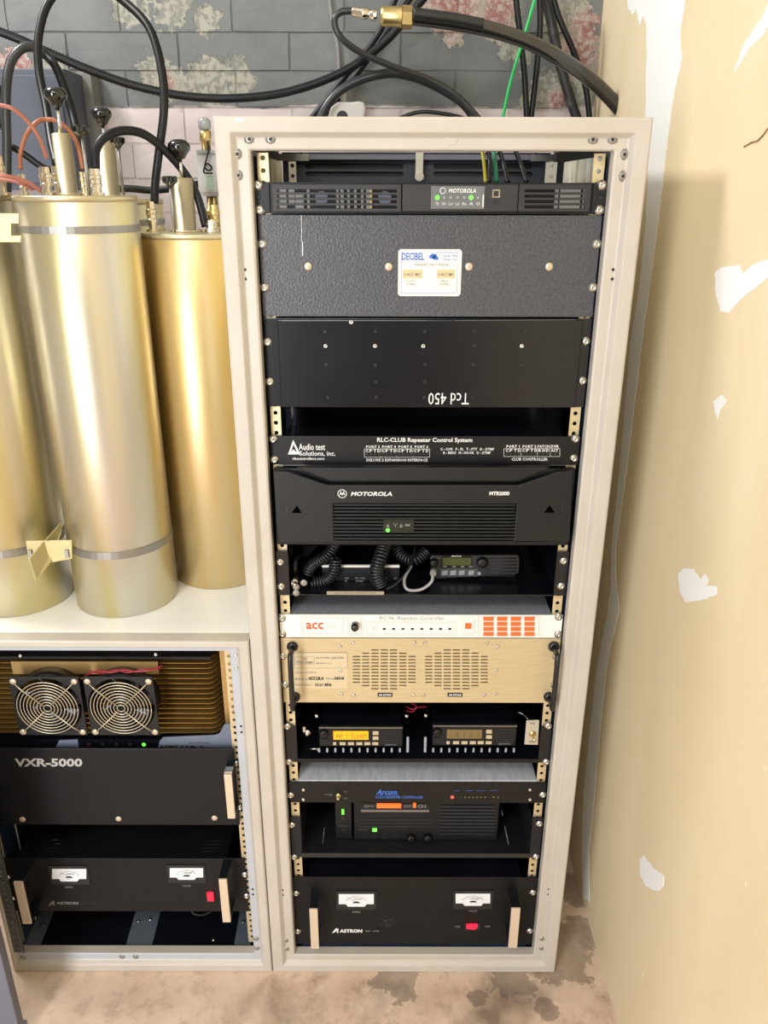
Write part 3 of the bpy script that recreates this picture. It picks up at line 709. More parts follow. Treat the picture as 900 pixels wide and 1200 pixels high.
# ---- shelves with things on them
def shelf(label, pt, pb, lip, y_back=.36, ear_t=None, m=BLACK, lipm=None):
    t, z0, z1 = unit('rack_shelf', label, 'shelf', pt, pb)
    zf = z0+lip
    MB().box(XL+.018, XR-.018, YP, y_back, zf-.002, zf).build('shelf_floor', m, t)
    MB().box(XL+.018, XR-.018, YP-.0005, YP+.0015, z0, zf).build('front_lip', lipm or m, t)
    for x0, x1, xs in ((XL, XL+.019, XL+.018), (XR-.019, XR, XR-.0195)):
        MB().box(x0, x1, YP, YP+.002, z0, z1).build('rack_ear', m, t)
        mb = MB(); mb.add([(xs, YP+.002, zf), (xs, y_back, zf), (xs, y_back, zf+.012), (xs, YP+.002, z1-.003), (xs+.0015, YP+.002, zf), (xs+.0015, y_back, zf), (xs+.0015, y_back, zf+.012), (xs+.0015, YP+.002, z1-.003)],
               [(0, 1, 2, 3)[::-1], (4, 5, 6, 7), (0, 3, 7, 4), (1, 0, 4, 5), (2, 1, 5, 6), (3, 2, 6, 7)]); mb.build('side_flange', m, t)
    return t, zf
NAVYS = mat('navy_sheet', (20, 24, 36), .4)
s1, zf1 = shelf('black vented shelf holding a small mobile radio and coiled cords', 646, 698, .002, .32, m=BLACKG)
screws(s1, [(328, 659), (329, 687.5), (660.5, 657.5), (657.5, 687)], YP)
for a, b in [(356, 683), (347, 688), (347, 695)]: put('rivet', s1, W(a, b, YP-.0006))
# thin white-edged modem lying flat on shelf
yf = depth_for(692, zf1, 430)
yf = max(yf, .075)
md = thing('modem', 'flat black box with a pale top edge and tiny lights, under the coiled cord', 'modem', (W(430, 690, yf).x, yf, zf1))
a = R(378, 672, 468, 688, yf)
MB().box(a[0], a[1], yf, yf+.12, zf1+.0005, zf1+.030).build('housing', BLACKP, md, bevel=.001)
mb = MB(); zt = zf1+.030; mb.box(a[0], a[1], yf-.001, yf+.003, zt-.003, zt+.0008); mb.build('top_trim', LABEL, md)
mb = MB()
for i, (x, w) in enumerate([(393, 3), (404, 7), (416, 6), (422, 8), (434, 6), (441, 6), (450, 6), (462, 3)]): pbox(mb, x, 677, x+w*.7, 678.2, yf-.0005, yf-.0002)
for x, w in [(404, 3), (417, 9), (434, 6), (450, 3)]: pbox(mb, x, 680.2, x+w, 681.6, yf-.0005, yf-.0002)
mb.build('front_print', INKG, md)
mb = MB(); q0 = R(383, 693, 450, 697, YP-.001); mb.box(q0[0], q0[1], YP-.0012, YP-.0006, q0[2], q0[3]); o = mb.build('label_strip', mat('cream_strip', (150, 142, 118), .6), s1)
mb = MB(); write(mb, 'RADIO REPEATER CONTROL SYSTEM', 392, 694.2, 440, 696.2, YP-.0013, res=1); mb.build('strip_print', INKD, s1)

# mobile radio in the shelf
yf = max(depth_for(680, zf1, 555), .06)
mr = thing('mobile_radio', 'small charcoal mobile radio with a green display standing on the upper shelf', 'radio', (W(556, 680, yf).x, yf, zf1))
zb0 = W(556, 679, yf).z
a = R(504, 651, 608, 678.5, yf)
mb = MB(); mb.prism(P2([(504, 653.5), (507, 651), (607, 650.5), (609, 655), (608, 672), (604, 673.5), (512, 678.5), (505.5, 674)], yf), yf, yf+.012); mb.build('front_bezel', CHARC, mr, bevel=.0015)
MB().box(a[0]+.006, a[1]-.003, yf+.0125, yf+.14, zf1+.0005, a[3]-.002).build('body', BLACKP, mr)
mb = MB(); pbox(mb, 517, 651.6, 553, 665, yf-.0012, yf-.0002); mb.build('display_surround', BLACK, mr)
mb = MB(); pbox(mb, 518.5, 653.8, 552, 662.6, yf-.002, yf-.0013); mb.build('display', GREENLCD, mr)
for x in (518.5, 528.5, 538.5, 549.5): mb = MB(); mb.prism(P2([(x-.5, 669), (x+6, 668.3), (x+5.5, 673.2), (x-.8, 674)], yf-.0015), yf-.0022, yf-.0002); mb.build('key', GREYC, mr)
mb = MB(); pbox(mb, 516, 666.5, 560, 675.6, yf-.0012, yf-.0001); mb.build('key_surround', BLUEG if False else mat('dark_grey_plastic', (72, 76, 80), .4), mr)
for x, yv, r in ((508.5, 658.8, .0075), (565, 658.5, .010)): MB().rings(W(x, yv, yf), Yn, [(0, r), (.006, r*.9), (.008, r*.7), (.0082, r*.3)], 18).build('knob', BLACKP, mr)
mb = MB(); mb.rings(W(561.5, 671.8, yf), Yn, [(0, .0036), (.0016, .003)], 12); mb.build('round_key', GREYC, mr)
for i in range(5):
    mb = MB(); mb.tube([W(572-i*1.2, 655.2+i*3.9, yf-.0006), W(605.5, 654+i*3.9, yf-.0006)], .0012, 6); mb.build('speaker_louvre', CHARC, mr)
mb = MB(); write(mb, 'KENWOOD', 529, 650.9, 541, 652.6, yf-.0014, .02, res=1)
for x in (519.5, 530, 540, 549.5): line(mb, x, 664, x+4, 664, .0007, yf-.0014)
mb.build('lettering', INKW, mr)

# coiled cords
def coil(path, rc, turns, rw, sub=9):
    pts = smooth_path(path, 14); n = len(pts); out = []; N = turns*sub; a = None
    L = [0]
    for i in range(1, n): L.append(L[-1]+(pts[i]-pts[i-1]).length)
    j = 0
    for k in range(N+1):
        d = L[-1]*k/N
        while j < n-2 and L[j+1] < d: j += 1
        u = (d-L[j])/max(1e-9, L[j+1]-L[j]); p = pts[j].lerp(pts[j+1], u); t = (pts[j+1]-pts[j]).normalized()
        a = t.orthogonal().normalized() if a is None else (a-t*a.dot(t)).normalized(); b = t.cross(a); an = 2*math.pi*k/sub
        out.append(p+(a*math.cos(an)+b*math.sin(an))*rc)
    return out
def V(px, py, y): return W(px, py, y)
mb = MB(); yc = .075
mb.tube(coil([V(394, 636, yc+.01), V(384, 650, yc), V(366, 662, yc), V(360, 673, yc-.006)], .0085, 17, .0025), .0024, 6)
mb.tube(coil([V(394, 654, yc-.008), V(391, 670, yc-.012), V(382, 680, yc-.012), V(366, 683, yc-.012)], .0085, 14, .0025), .0024, 6)
tag(mb.build('coiled_cord', CORD), 'black coiled microphone cord heaped at the left end of the upper shelf', 'cord')
mb = MB(); yc = .062
mb.tube(coil([V(462, 634, .12), V(470, 650, .10), V(486, 656, .09), V(500, 646, .10)], .009, 17, .0025), .0025, 6)
mb.tube(coil([V(452, 636, yc+.02), V(446, 652, yc), V(441, 670, yc-.008), V(446, 688, yc-.012)], .010, 17, .0026), .0028, 6)
tag(mb.build('coiled_cord', CORD), 'dark grey coiled cord hanging in front of the flat modem box', 'cord')
mb = MB(); mb.tube(smooth_path([V(507, 668, .045), V(506, 681, .032), V(495, 690, .034), V(482, 692, .036), V(475, 688, .04), V(474.5, 677, .055), V(482, 663, .075)], 8), .0026, 8)
o = thing('microphone_cable', 'light grey round cable plugged into the small mobile radio on the upper shelf', 'cable', V(490, 690, .036))
mb.build('cable_jacket', GREYC, o)
mb = MB(); mb.cyl(V(508, 667, .0565), V(507.5, 672, .036), .0055, 10); mb.build('plug', mat('grey_plug', (110, 108, 104), .4), o, bevel=0)
mb = MB(); mb.tube(smooth_path([V(452, 691, .045), V(466, 683, .05), V(480, 664, .07), V(487, 640, .10)], 8), .0018, 6)
tag(mb.build('thin_cable', CORD), 'thin dark cable rising beside the grey coiled cord on the upper shelf', 'cable')
mb = MB(); mb.cyl(V(345.5, 684, .030), V(345.5, 672, .06), .006, 12); mb.cyl(V(345.5, 684, .0295), V(345.5, 687, .026), .0045, 12)
o = thing('coax_plug', 'silver coaxial plug on a black lead at the left end of the upper shelf', 'plug', V(345.5, 686, .03)); mb.build('connector', STEEL, o)
mb = MB(); mb.tube(smooth_path([V(345.5, 672, .06), V(346, 658, .07), V(352, 645, .09), V(350, 630, .12)], 6), .006, 8); mb.build('lead', RUBBER, o)
mb = MB(); q = P2([(349, 641), (372, 640), (360, 652), (352, 653)], .14); mb.prism(q, .14, .143); tag(mb.build('paper_tag', mat('blue_grey_card', (90, 96, 112), .6)), 'blue-grey card showing behind the black coiled cord', 'card')

# ---- ACC controller
t, z0, z1 = unit('repeater_controller', 'white one-unit controller panel with sixteen orange keys and a black knob', 'controller', 720.5, 747.5)
MB().box(XL, XR, YP, YP+.003, z0, z1).build('face_plate', WHITE, t, bevel=.0006)
chassis(t, z0, z1, .24, m=SPECK, inset=.018)
yl = YP-.0003
mb = MB(); write(mb, 'acc', 358.5, 729.5, 379, 737.5, yl, .025); loop(mb, 437.5, 734.5, 441, 738.5, .0005, yl); mb.build('orange_logo', INKO, t)
mb = MB(); write(mb, 'RC-96  Repeater Controller', 445, 722, 521, 728, yl, .0)
for q in [(352, 722.5, 403.5, 744), (354.5, 724.5, 401.5, 742.5), (407.5, 722, 425.5, 744.5), (409.5, 724, 423.5, 742.5), (429.5, 728.5, 536, 744.5), (432, 730.5, 534, 742.5), (541, 723.5, 556.5, 744.5), (543, 726, 554.5, 742.5), (560.5, 722.5, 634, 745), (563, 724, 631.5, 743.5)]: loop(mb, *q, .0004, yl)
for k in range(3): write(mb, ('advanced computer', 'controls', 'corporation')[k], 383, 730+k*2.6, (396, 393, 397)[k], 731.8+k*2.6, yl, res=1)
mb.build('grey_lettering', INKG, t)
mb = MB()
for i in range(8): pbox(mb, 448.5+i*11, 736, 452+i*11, 738.2, yl-.0004, yl)
mb.build('indicator_row', INKK, t)['kind'] = 'stuff'
for r_ in range(4):
    for c_ in range(4):
        mb = MB(); x = (566.5, 582.5, 598.5, 614.5)[c_]; pbox(mb, x, 723.2+r_*5.9, x+12, 727.8+r_*5.9, YP-.0012, YP-.0001); mb.build('orange_key', ORANGE, t, bevel=.0003)
mb = MB(); pbox(mb, 545, 730.5, 552.5, 737, YP-.0012, YP-.0001); mb.build('orange_key', ORANGE, t)
mb = MB(); q = W(416, 731.5, YP); mb.rings(q, (0, -1, -.1), [(0, .006), (.004, .0068), (.012, .0066), (.0145, .005), (.0147, .002)], 18); mb.build('switch_knob', BAKE, t)
screws(t, [(330.5, 724.5), (331, 743), (654.5, 723), (654, 743)], YP)
for a, b in [(328, 719), (657, 715)]: pass

# ---- TE Systems amplifier
t, z0, z1 = unit('power_amplifier', 'gold-coloured amplifier panel with two round slotted vents and black bow handles', 'amplifier', 748, 823.5)
hl = []
for cxp in (450.3, 535):
    for i, n in enumerate((3, 5, 7, 7, 7, 7, 7, 7, 7, 7, 7, 5, 3)):
        py = 761.8+i*3.78; x0 = cxp-(n-1)/2*10.85
        for k in range(n):
            xx = x0+k*10.85; hl.append(rect(*R(xx-4.2, py-.75, xx+4.2, py+.75, YP)))
MB().plate(rect(XL, XR, z0, z1), hl, YP, YP+.003).build('face_plate', GOLDP, t)
chassis(t, z0, z1, .35, y0=YP+.02)
for cxp in (342.5, 650):
    q0 = W(cxp+(.5 if cxp < 400 else -7), 758, YP); zt = W(cxp, 757, YP).z; zbm = W(cxp, 816, YP).z; xx = W(344 if cxp < 400 else 646, 785, YP).x
    p = [(xx, YP, zt), (xx, YP-.028, zt), (xx, YP-.036, zt-.006), (xx, YP-.036, zbm+.006), (xx, YP-.028, zbm), (xx, YP, zbm)]
    mb = MB(); mb.tube([Vector(p[0]), Vector(p[1])-Vector((0, -.004, 0))]+smooth_path([Vector(v) for v in p[1:5]], 5)[1:]+[Vector(p[5])], .0047, 10)
    h = mb.build('bow_handle', HANDLED, t)
    for z in (zt, zbm): MB().rings((xx, YP, z), Yn, [(0, .0095), (.004, .0095), (.007, .006)], 16).build('handle_collar', HANDLED, h)
screws(t, [(331.5, 769), (334, 802.5), (651.5, 769), (649.5, 802.5)], YP)
screws(t, [(398.5, 757.5), (413.5, 753), (485.5, 753), (498, 753), (570.5, 753), (583, 757.5), (399.5, 785.5), (581.5, 785.5), (400, 813), (414.5, 814.5), (484.5, 814.5), (496.5, 814.5), (567.5, 814.5), (581, 813)], YP, 'screw_small')
yl = YP-.0003
mb = MB(); pbox(mb, 345, 765, 407, 807, YP-.0006, YP-.0001); mb.build('nameplate', mat('nameplate_tan', (206, 190, 156), .5, .2), t)
mb = MB(); yl = YP-.0008; loop(mb, 344.5, 765, 407, 783, .0006, yl); loop(mb, 345.5, 769.5, 368.5, 778.5, .0005, yl)
write(mb, 'TE', 353.5, 770.8, 360, 773.5, yl, .03, res=1); write(mb, 'SYSTEMS', 346.5, 774.8, 367.5, 777.6, yl, .03, res=1); write(mb, 'RF POWER AMPLIFIER', 370.5, 769.8, 403.5, 772.2, yl, .02, res=1); write(mb, 'MADE IN U.S.A.', 370.5, 776.3, 389, 778.2, yl, .02, res=1)
write(mb, '250 W.  OUTPUT', 345.8, 787, 371, 789.4, yl, .02, res=1); write(mb, 'MODEL #', 345.8, 794.5, 360, 797, yl, .02, res=1); write(mb, 'SER #', 382, 794, 391, 796.5, yl, .02, res=1)
write(mb, 'FREQUENCY', 345.8, 801.6, 366.5, 804, yl, .02, res=1)
mb.build('printed_lettering', INKG, t)
mb = MB(); write(mb, '4552RA', 361, 793, 379.5, 797, yl, .04, .2, res=1); write(mb, 'A8568', 391, 792.8, 403.5, 796.8, yl, .04, .2, res=1); write(mb, '53-61 MHz', 369, 800.4, 389, 804.4, yl, .04, .15, res=1); mb.build('handwriting', INKK, t)
for x0 in (442.5, 524.5):
    mb = MB(); pbox(mb, x0, 812, x0+17.5, 816.6, YP-.0006, YP-.0001); mb.build('vent_tag', INKK, t)
    mb = MB(); write(mb, 'AIR INTAKE', x0+1.5, 813.1, x0+16, 815.6, YP-.0008, .02, res=1); mb.build('tag_lettering', INKW, t)

# ---- shelf with two mobile radios
s2, zf2 = shelf('black shelf with a slotted floor holding two mobile radios side by side', 851, 893.5, .008, .34, m=BLACKG, lipm=BLACK)
screws(s2, [(336.5, 851.5), (338.5, 893), (642.5, 851), (640, 893)], YP)
def two_radio(x0, x1, yt, ybm, lcd, label, lit):
    yf = .040; t = thing('mobile_radio', label, 'radio', (W((x0+x1)/2, ybm, yf).x, yf, zf2+.002))
    sx = lambda u: x0+(x1-x0)*u
    sy = lambda v: yt+(ybm-yt)*v
    a = R(x0, yt, x1, ybm, yf)
    MB().box(a[0], a[1], yf, yf+.012, a[2], a[3]).build('front_bezel', BLACKP, t, bevel=.0015)
    MB().box(a[0]+.003, a[1]-.003, yf+.0125, yf+.15, a[2]+.001, a[3]-.001).build('body', BLACKG, t)
    MB().box(a[0], a[1], yf-.001, yf+.002, a[3]-.0012, a[3]+.0006).build('top_trim', STEELD, t)
    b = lambda mb, u0, v0, u1, v1, y0, y1: pbox(mb, sx(u0), sy(v0), sx(u1), sy(v1), y0, y1)
    mb = MB(); b(mb, .17, .2, .59, .64, yf-.0012, yf-.0002); mb.build('display', lcd, t, label='lit amber display' if lit else 'dim brown display')
    mb = MB(); write(mb, '440. 5 TLHAM' if lit else '- 4 1 6 5', sx(.2), sy(.32), sx(.57), sy(.58), yf-.0014, .0, res=1); mb.build('display_digits', mat('lcd_digit', (150, 100, 20) if lit else (92, 78, 50), .6), t)
    keys = [(.64, .21, .71, .40), (.64, .48, .71, .66)] + [(.165, .78, .205, .93)] + [(u, .78, u+.072, .93) for u in (.245, .345, .445, .54, .635)]
    for k in keys:
        mb = MB(); b(mb, *k, yf-.0018, yf-.0001); mb.build('key', mat('pale_key', (186, 172, 142), .45) if 'pale_key' not in bpy.data.materials else bpy.data.materials['pale_key'], t, bevel=.0006)
    for k in range(6): mb = MB(); b(mb, .76, .2+k*.115, .975, .235+k*.115, yf-.0008, yf-.0001); mb.build('speaker_rib', CHARC, t)
    mb = MB(); write(mb, 'KENWOOD', sx(.79), sy(.86), sx(.93), sy(.94), yf-.0006, .02, res=1); mb.build('lettering', INKG, t)
    mb = MB(); mb.rings(W(sx(.055), sy(.3), yf), Yn, [(0, .0085), (.006, .008), (.007, .005)], 18); mb.build('knob', BLACK, t)
    mb = MB(); b(mb, .02, .62, .11, .86, yf-.0008, yf-.0001); mb.build('microphone_socket', INSIDE, t)
    return t
two_radio(374, 472, 852.5, 875, AMBER, 'black mobile radio with a glowing amber display, left of the pair on the shelf', True)
two_radio(507, 605, 850.5, 874, DIMLCD, 'black mobile radio with an unlit brown display, right of the pair on the shelf', False)
SLG = mat('slot_grey', (160, 166, 178), .4, .3)
for i in range(11):
    for x in (374+i*9.45, 507.7+i*9.45): mb = MB(); pbox(mb, x-1.1, 877, x+1.1, 881.6, .0335, .035); mb.build('floor_tab', SLG, s2)
for x, yt_ in ((477.8, 864), (498.3, 864)): mb = MB(); pbox(mb, x-1.4, yt_, x+1.4, 881.6, .0335, .035); mb.build('bracket_edge', SLG, s2)
for a, b in [(371, 839), (476.5, 839), (499, 838.5)]: put('screw_small', s2, W(a, b, .05))
mb = MB(); mb.rings(W(360, 859, .05), Yn, [(0, .0075), (.002, .0075), (.002, .0045), (.004, .004), (.005, .002)], 14); pbox(mb, 355, 852, 358, 858, .045, .047)
tag(mb.build('ground_lug', STEEL), 'bright round ground lug on the wall left of the amber-display radio', 'lug')
mb = MB(); q = V(363, 877.5, .035); mb.cyl(q, V(374, 877.5, .035), .0013, 8); mb.rings(V(373.5, 877.8, .036), Yn, [(0, .0035), (.002, .003)], 8); mb.build('side_bolt', STEEL, s2)
tw = thing('toggle_switch_plate', 'small pale metal plate with a toggle switch, right of the two mobile radios', 'switch', W(623, 870, .033))
mb = MB(); mb.prism(P2([(617, 844.5), (632, 844), (630.5, 873), (614.5, 872.5)], .034), .034, .036); mb.build('plate', mat('pale_plate', (196, 190, 176), .4, .4), tw, bevel=.0005)
mb = MB(); q = W(623.5, 859.5, .034); mb.rings(q, Yn, [(0, .006), (.002, .006), (.002, .0045), (.006, .0042)], 12); mb.cyl(q+Vector((0, -.006, 0)), q+Vector((.003, -.016, -.005)), .0016, 8, .0026); mb.build('toggle', BRASS, tw)
mb = MB(); write(mb, 'ON', 620.5, 846.5, 626.5, 849.3, .0337, .02, res=1); write(mb, 'OFF', 619.5, 868, 627, 870.8, .0337, .02, res=1); mb.build('lettering', INKD, tw)
mb = MB(); mb.tube(smooth_path([V(604, 838, .06), V(607, 835, .055), V(613, 837, .05), V(619, 843, .04)], 5), .0009, 6); tag(mb.build('bare_wire', STEEL), 'short bright wire above the toggle switch plate', 'wire')
mb = MB(); mb.tube(smooth_path([V(476, 828, .07), V(482, 831, .06), V(489, 829, .065), V(500, 828, .07)], 6), .0011, 6); mb.tube(smooth_path([V(476, 833, .07), V(483, 834, .06), V(488, 828, .06), V(482, 824, .07)], 6), .0011, 6)
tag(mb.build('red_wire', REDC), 'red power wires crossing above the gap between the two mobile radios', 'wire')

# ---- Arcom controller
t, z0, z1 = unit('repeater_controller', 'thin black controller panel with a blue logo and a bare silver metal top', 'controller', 917, 941)
MB().box(XL, XR, YP, YP+.003, z0, z1).build('face_plate', BLACK, t, bevel=.0006)
chassis(t, z0, z1+.004, .21, m=ALU, inset=.018)
screws(t, [(340.5, 932), (636, 931.5)], YP); screws(t, [(355.5, 925.5), (355.5, 937), (621, 925.5), (621, 937)], YP, 'screw_small')
for a, b in [(490, 896.5), (349, 910.5), (619.5, 909)]: pass
yl = YP-.0003; mb = MB(); write(mb, 'Arcom', 441, 925, 465.5, 931.5, yl, .025, .3); write(mb, 'RC210 REPEATER CONTROLLER', 440, 932.6, 495.5, 935.8, yl, .02, .2, res=1); line(mb, 441, 932, 467, 931.8, .0006, yl)
for x, w in ((546.5, 8), (558.5, 10), (574, 9)): line(mb, x, 926.5, x+w, 926.5, .0008, yl)
line(mb, 532, 926.5, 538, 926.5, .0008, yl)
mb.build('blue_lettering', INKB, t)
mb = MB(); write(mb, 'POWER', 381, 930.3, 389.5, 932.5, yl, res=1); write(mb, 'ON', 402.5, 926.6, 406.5, 928.6, yl, res=1); write(mb, 'OFF', 402.5, 934.8, 407, 936.8, yl, res=1); mb.build('lettering', INKG, t)
mb = MB(); q = W(396.5, 932, YP); mb.rings(q, Yn, [(0, .0048), (.002, .0048), (.002, .0034), (.005, .003)], 12); mb.cyl(q+Vector((0, -.005, 0)), q+Vector((0, -.014, .004)), .0014, 8, .0024); mb.build('toggle', BRASS, t)
for i, x in enumerate([530, 535, 540, 545, 549.7, 554.4, 559.1, 563.8, 568.5, 574, 578.5, 583.5]):
    m = LEDR if i == 0 else (LEDK if i in (1, 2, 9) else LEDO); mb = MB(); mb.rings(W(x, 934, YP), Yn, [(0, .0032 if i == 0 else .0020), (.0012, .003 if i == 0 else .0017), (.0018, .001)], 8)
    mb.build('indicator_light', m, t, label='lit red indicator' if i == 0 else None)

# ---- shelf with the lower repeater and supply
s3, zf3 = shelf('black shelf under the repeater with the orange-lit display, above the power supply', 958, 1005, .011, .40, m=INSIDE, lipm=mat('grey_black_lip', (36, 35, 35), .4))
s3['label'] = 'lowest black shelf in the tall rack, holding the repeater with the orange-lit display'
screws(s3, [(342, 967), (344.5, 1004.5), (632, 965.5), (628, 1004)], YP)
YK = .060
zk = zf3+.001
def p_k(x, y): return W(x, y, YK)
kr = thing('repeater', 'dark repeater with an orange-lit display and dim green light on the lowest shelf', 'radio unit', (p_k(500, 980).x, YK, zk))
a = R(416, 940, 583, 984, YK)
MB().box(a[0]-.002, a[1]+.002, YK, YK+.25, zk, a[3]+.012).build('housing', BLACKP, kr, bevel=.002)
mb = MB(); pbox(mb, 423, 941.5, 503, 951, YK-.0012, YK-.0002); mb.build('display_window', BLACKG, kr)
mb = MB(); pbox(mb, 441.5, 942, 470, 947, YK-.003, YK-.0014); mb.build('display', REDLCD, kr)
mb = MB(); pbox(mb, 484, 941.5, 487.5, 946.5, YK-.003, YK-.0014); mb.build('channel_digit', LEDR if False else REDLCD, kr)
mb = MB(); write(mb, 'KENWOOD', 427, 943.5, 438, 946, YK-.0014, .02, res=1); write(mb, 'OOO', 473, 943, 482, 946.5, YK-.0014, .02, res=1); write(mb, 'CH', 489, 943, 499, 947, YK-.0014, .02, res=1); mb.build('window_lettering', INKG, kr)
mb = MB(); pbox(mb, 423, 949.5, 503, 951.5, YK-.004, YK-.0005); mb.build('window_ledge', mat('chrome_strip', (150, 150, 150), .25, .8), kr)
for yv in (960, 964, 968): mb = MB(); pbox(mb, 423, yv, 505, yv+1, YK-.001, YK-.0001); mb.build('front_rib', CHARC, kr)
LBB = mat('louvre_blue_black', (30, 34, 42), .4)
for i in range(9): mb = MB(); pbox(mb, 516, 944.5+i*4.0, 580, 946.3+i*4.0, YK-.002, YK-.0001); mb.build('speaker_louvre', LBB, kr)
mb = MB(); pbox(mb, 436.5, 971.3, 441.5, 974.6, YK-.0014, YK-.0002); mb.build('indicator_light', LEDG, kr, label='lit green indicator')
for x, yv in ((481.5, 982), (501, 982)): MB().rings(W(x, yv-1.5, YK), Yn, [(0, .0085), (.009, .0075), (.010, .005), (.0102, .002)], 16).build('knob', BLACK, kr)
mb = MB(); write(mb, 'POWER', 421, 971.5, 431, 973.2, YK-.0005, .02, res=1); write(mb, 'TKR - 740', 558, 977, 576, 979, YK-.0005, .03, res=1); write(mb, 'VOL', 471, 971, 475, 972.5, YK-.0005, res=1); write(mb, 'SQL', 491, 971, 495, 972.5, YK-.0005, res=1)
for x, w in ((424, 5), (436, 5.5), (447, 8), (459, 9)):
    for yv in (978, 981): line(mb, x, yv, x+w, yv, .0006, YK-.0005)
mb.build('lettering', INKD, kr)
sp = thing('power_supply', 'small dark box with a green light, left of the lowest repeater', 'power supply', (p_k(402, 980).x, YK, zk))
a = R(393, 942, 412, 985, YK)
MB().box(a[0], a[1], YK+.004, YK+.12, zk, a[3]+.01).build('housing', BLACKP, sp, bevel=.001)
mb = MB(); pbox(mb, 400.5, 949.5, 403, 954.5, YK+.001, YK+.0038); mb.build('indicator_light', LEDG, sp, label='lit green indicator')
mb = MB(); write(mb, 'V', 400, 957, 403.5, 961, YK+.0035, .02, res=1); write(mb, 'POWER', 396.5, 967, 407, 968.8, YK+.0035, .02, res=1); write(mb, 'ON', 400, 971.5, 404.5, 973, YK+.0035, .02, res=1); mb.build('lettering', INKD, sp)
mb = MB(); mb.tube([V(586, 942, .1), V(589, 955, .06)], .0012, 6); mb.tube([V(591.5, 968, .07), V(596, 990, .05)], .0012, 6); tag(mb.build('thin_wire', mat('grey_wire', (90, 92, 98), .4)), 'thin grey wire hanging at the right side of the lowest shelf', 'wire')
mb = MB(); mb.tube([V(380, 970, .06), V(378, 992, .05)], .001, 6); tag(mb.build('thin_wire', mat('grey_wire2', (70, 72, 80), .4)), 'thin grey wire hanging at the left side of the lowest shelf', 'wire')

# ---- Astron supplies
def meter(t, x0, y0, x1, y1, y, needle, cap, cpx):
    mb = MB(); pbox(mb, x0-3, y0-3, x1+3, y1+4, y-.0022, y-.0001); f = mb.build('meter', INKK, t, bevel=.0006)
    h = y1-y0; w = x1-x0
    mb = MB(); yy = y-.0030
    mb.prism(P2([(x0, y0), (x1, y0), (x1, y0+h*.8), (x1-w*.2, y0+h*.8), (x1-w*.26, y1), (x0+w*.26, y1), (x0+w*.2, y0+h*.8), (x0, y0+h*.8)], yy), yy, yy+.0007); mb.build('dial', mat('dial_white', (226, 228, 232), .4) if 'dial_white' not in bpy.data.materials else bpy.data.materials['dial_white'], f)
    mb = MB(); yy -= .0002; cx_, cy_ = (x0+x1)/2, y1-h*.1
    pts = [(cx_+w*.34*math.cos(a_), cy_-h*.68*math.sin(a_)) for a_ in [math.pi*(.18+.64*i/12) for i in range(13)]]
    for i in range(12): line(mb, *pts[i], *pts[i+1], .0005, yy)
    for i in range(13): line(mb, *pts[i], pts[i][0]+(pts[i][0]-cx_)*.14, pts[i][1]+(pts[i][1]-cy_)*.2, .0004, yy)
    mb.prism(P2([(cx_-w*.12, y0+h*.72), (cx_-w*.05, y0+h*.58), (cx_+w*.05, y0+h*.58), (cx_+w*.12, y0+h*.72)], yy), yy-.0001, yy)
    line(mb, cx_, y0+h*.7, cx_+w*.40*math.sin(needle), y0+h*.7-h*.62*math.cos(needle), .0007, yy-.0001)
    write(mb, 'ASTRON', cx_-w*.1, y0+h*.34, cx_+w*.16, y0+h*.46, yy, .02, .3, res=1)
    mb.build('scale', INKK, f)
    mb = MB(); write(mb, cap, cx_-5, cpx, cx_+5, cpx+2.4, y-.0003, .02, res=1); mb.build('meter_caption', INKG, t)
def bar_handle(t, x0, x1, yt, ybm, ytop, y, proud):
    """flat-bar rack handle: one bar, its lit front and shaded legs coloured apart"""
    yf = y-proud; a = R(x0, yt, x1, ybm, yf)
    h = MB().box(a[0], a[1], yf, yf+.004, a[2], a[3]).build('handle', HANDLE, t, bevel=.0008)
    mb = MB(); mb.box(a[0], a[1], yf+.004, y-.0002, a[3]-.007, a[3]); mb.box(a[0], a[1], yf+.004, y-.0002, a[2], a[2]+.007); mb.box(a[0]+.0005, a[1]-.0005, yf+.0035, yf+.009, a[2]+.006, a[3]-.006)
    mb.build('handle_leg', HANDLED, h)  # shaded legs of the same bar, darkened by colour
t, z0, z1 = unit('power_supply', 'black power supply with two white meters at the bottom of the tall rack', 'power supply', 1028, 1107)
MB().box(XL-.002, XR+.002, YP, YP+.003, z0, z1).build('face_plate', ASTB, t, bevel=.0006)
chassis(t, z0, z1, .33, m=BLACKG, inset=.03)
meter(t, 397, 1048, 438, 1062.5, YP, -.75, 'AMPS', 1067.6); meter(t, 534, 1047.5, 574.5, 1061.5, YP, .75, 'VOLTS', 1066.3)
bar_handle(t, 363.5, 373, 1066, 1112, 0, YP, .05); bar_handle(t, 597.5, 608, 1065, 1111, 0, YP, .05)
screws(t, [(347, 1047), (349, 1091.5), (624.5, 1046), (621, 1091)], YP)
yl = YP-.0003
mb = MB(); write(mb, 'ASTRON', 398, 1089, 424.5, 1093, yl, .05); mb.prism(P2([(389, 1093.2), (393.5, 1088), (396.5, 1088), (396.5, 1093.2), (394.8, 1093.2), (394.8, 1090.5), (391.2, 1093.2)], yl), yl-.0001, yl); mb.build('logo_lettering', INKW, t)
mb = MB(); write(mb, 'RM - 60M', 428.5, 1090, 444, 1092.2, yl, .02, res=1); write(mb, 'ON', 533, 1084.7, 539, 1087, yl, .02, res=1); write(mb, 'OFF', 568, 1084.7, 574.5, 1087, yl, .02, res=1); mb.build('lettering', INKG, t)
mb = MB(); pbox(mb, 544.5, 1082.5, 562.5, 1090, YP-.002, YP-.0001); mb.build('switch_frame', INKK, t)
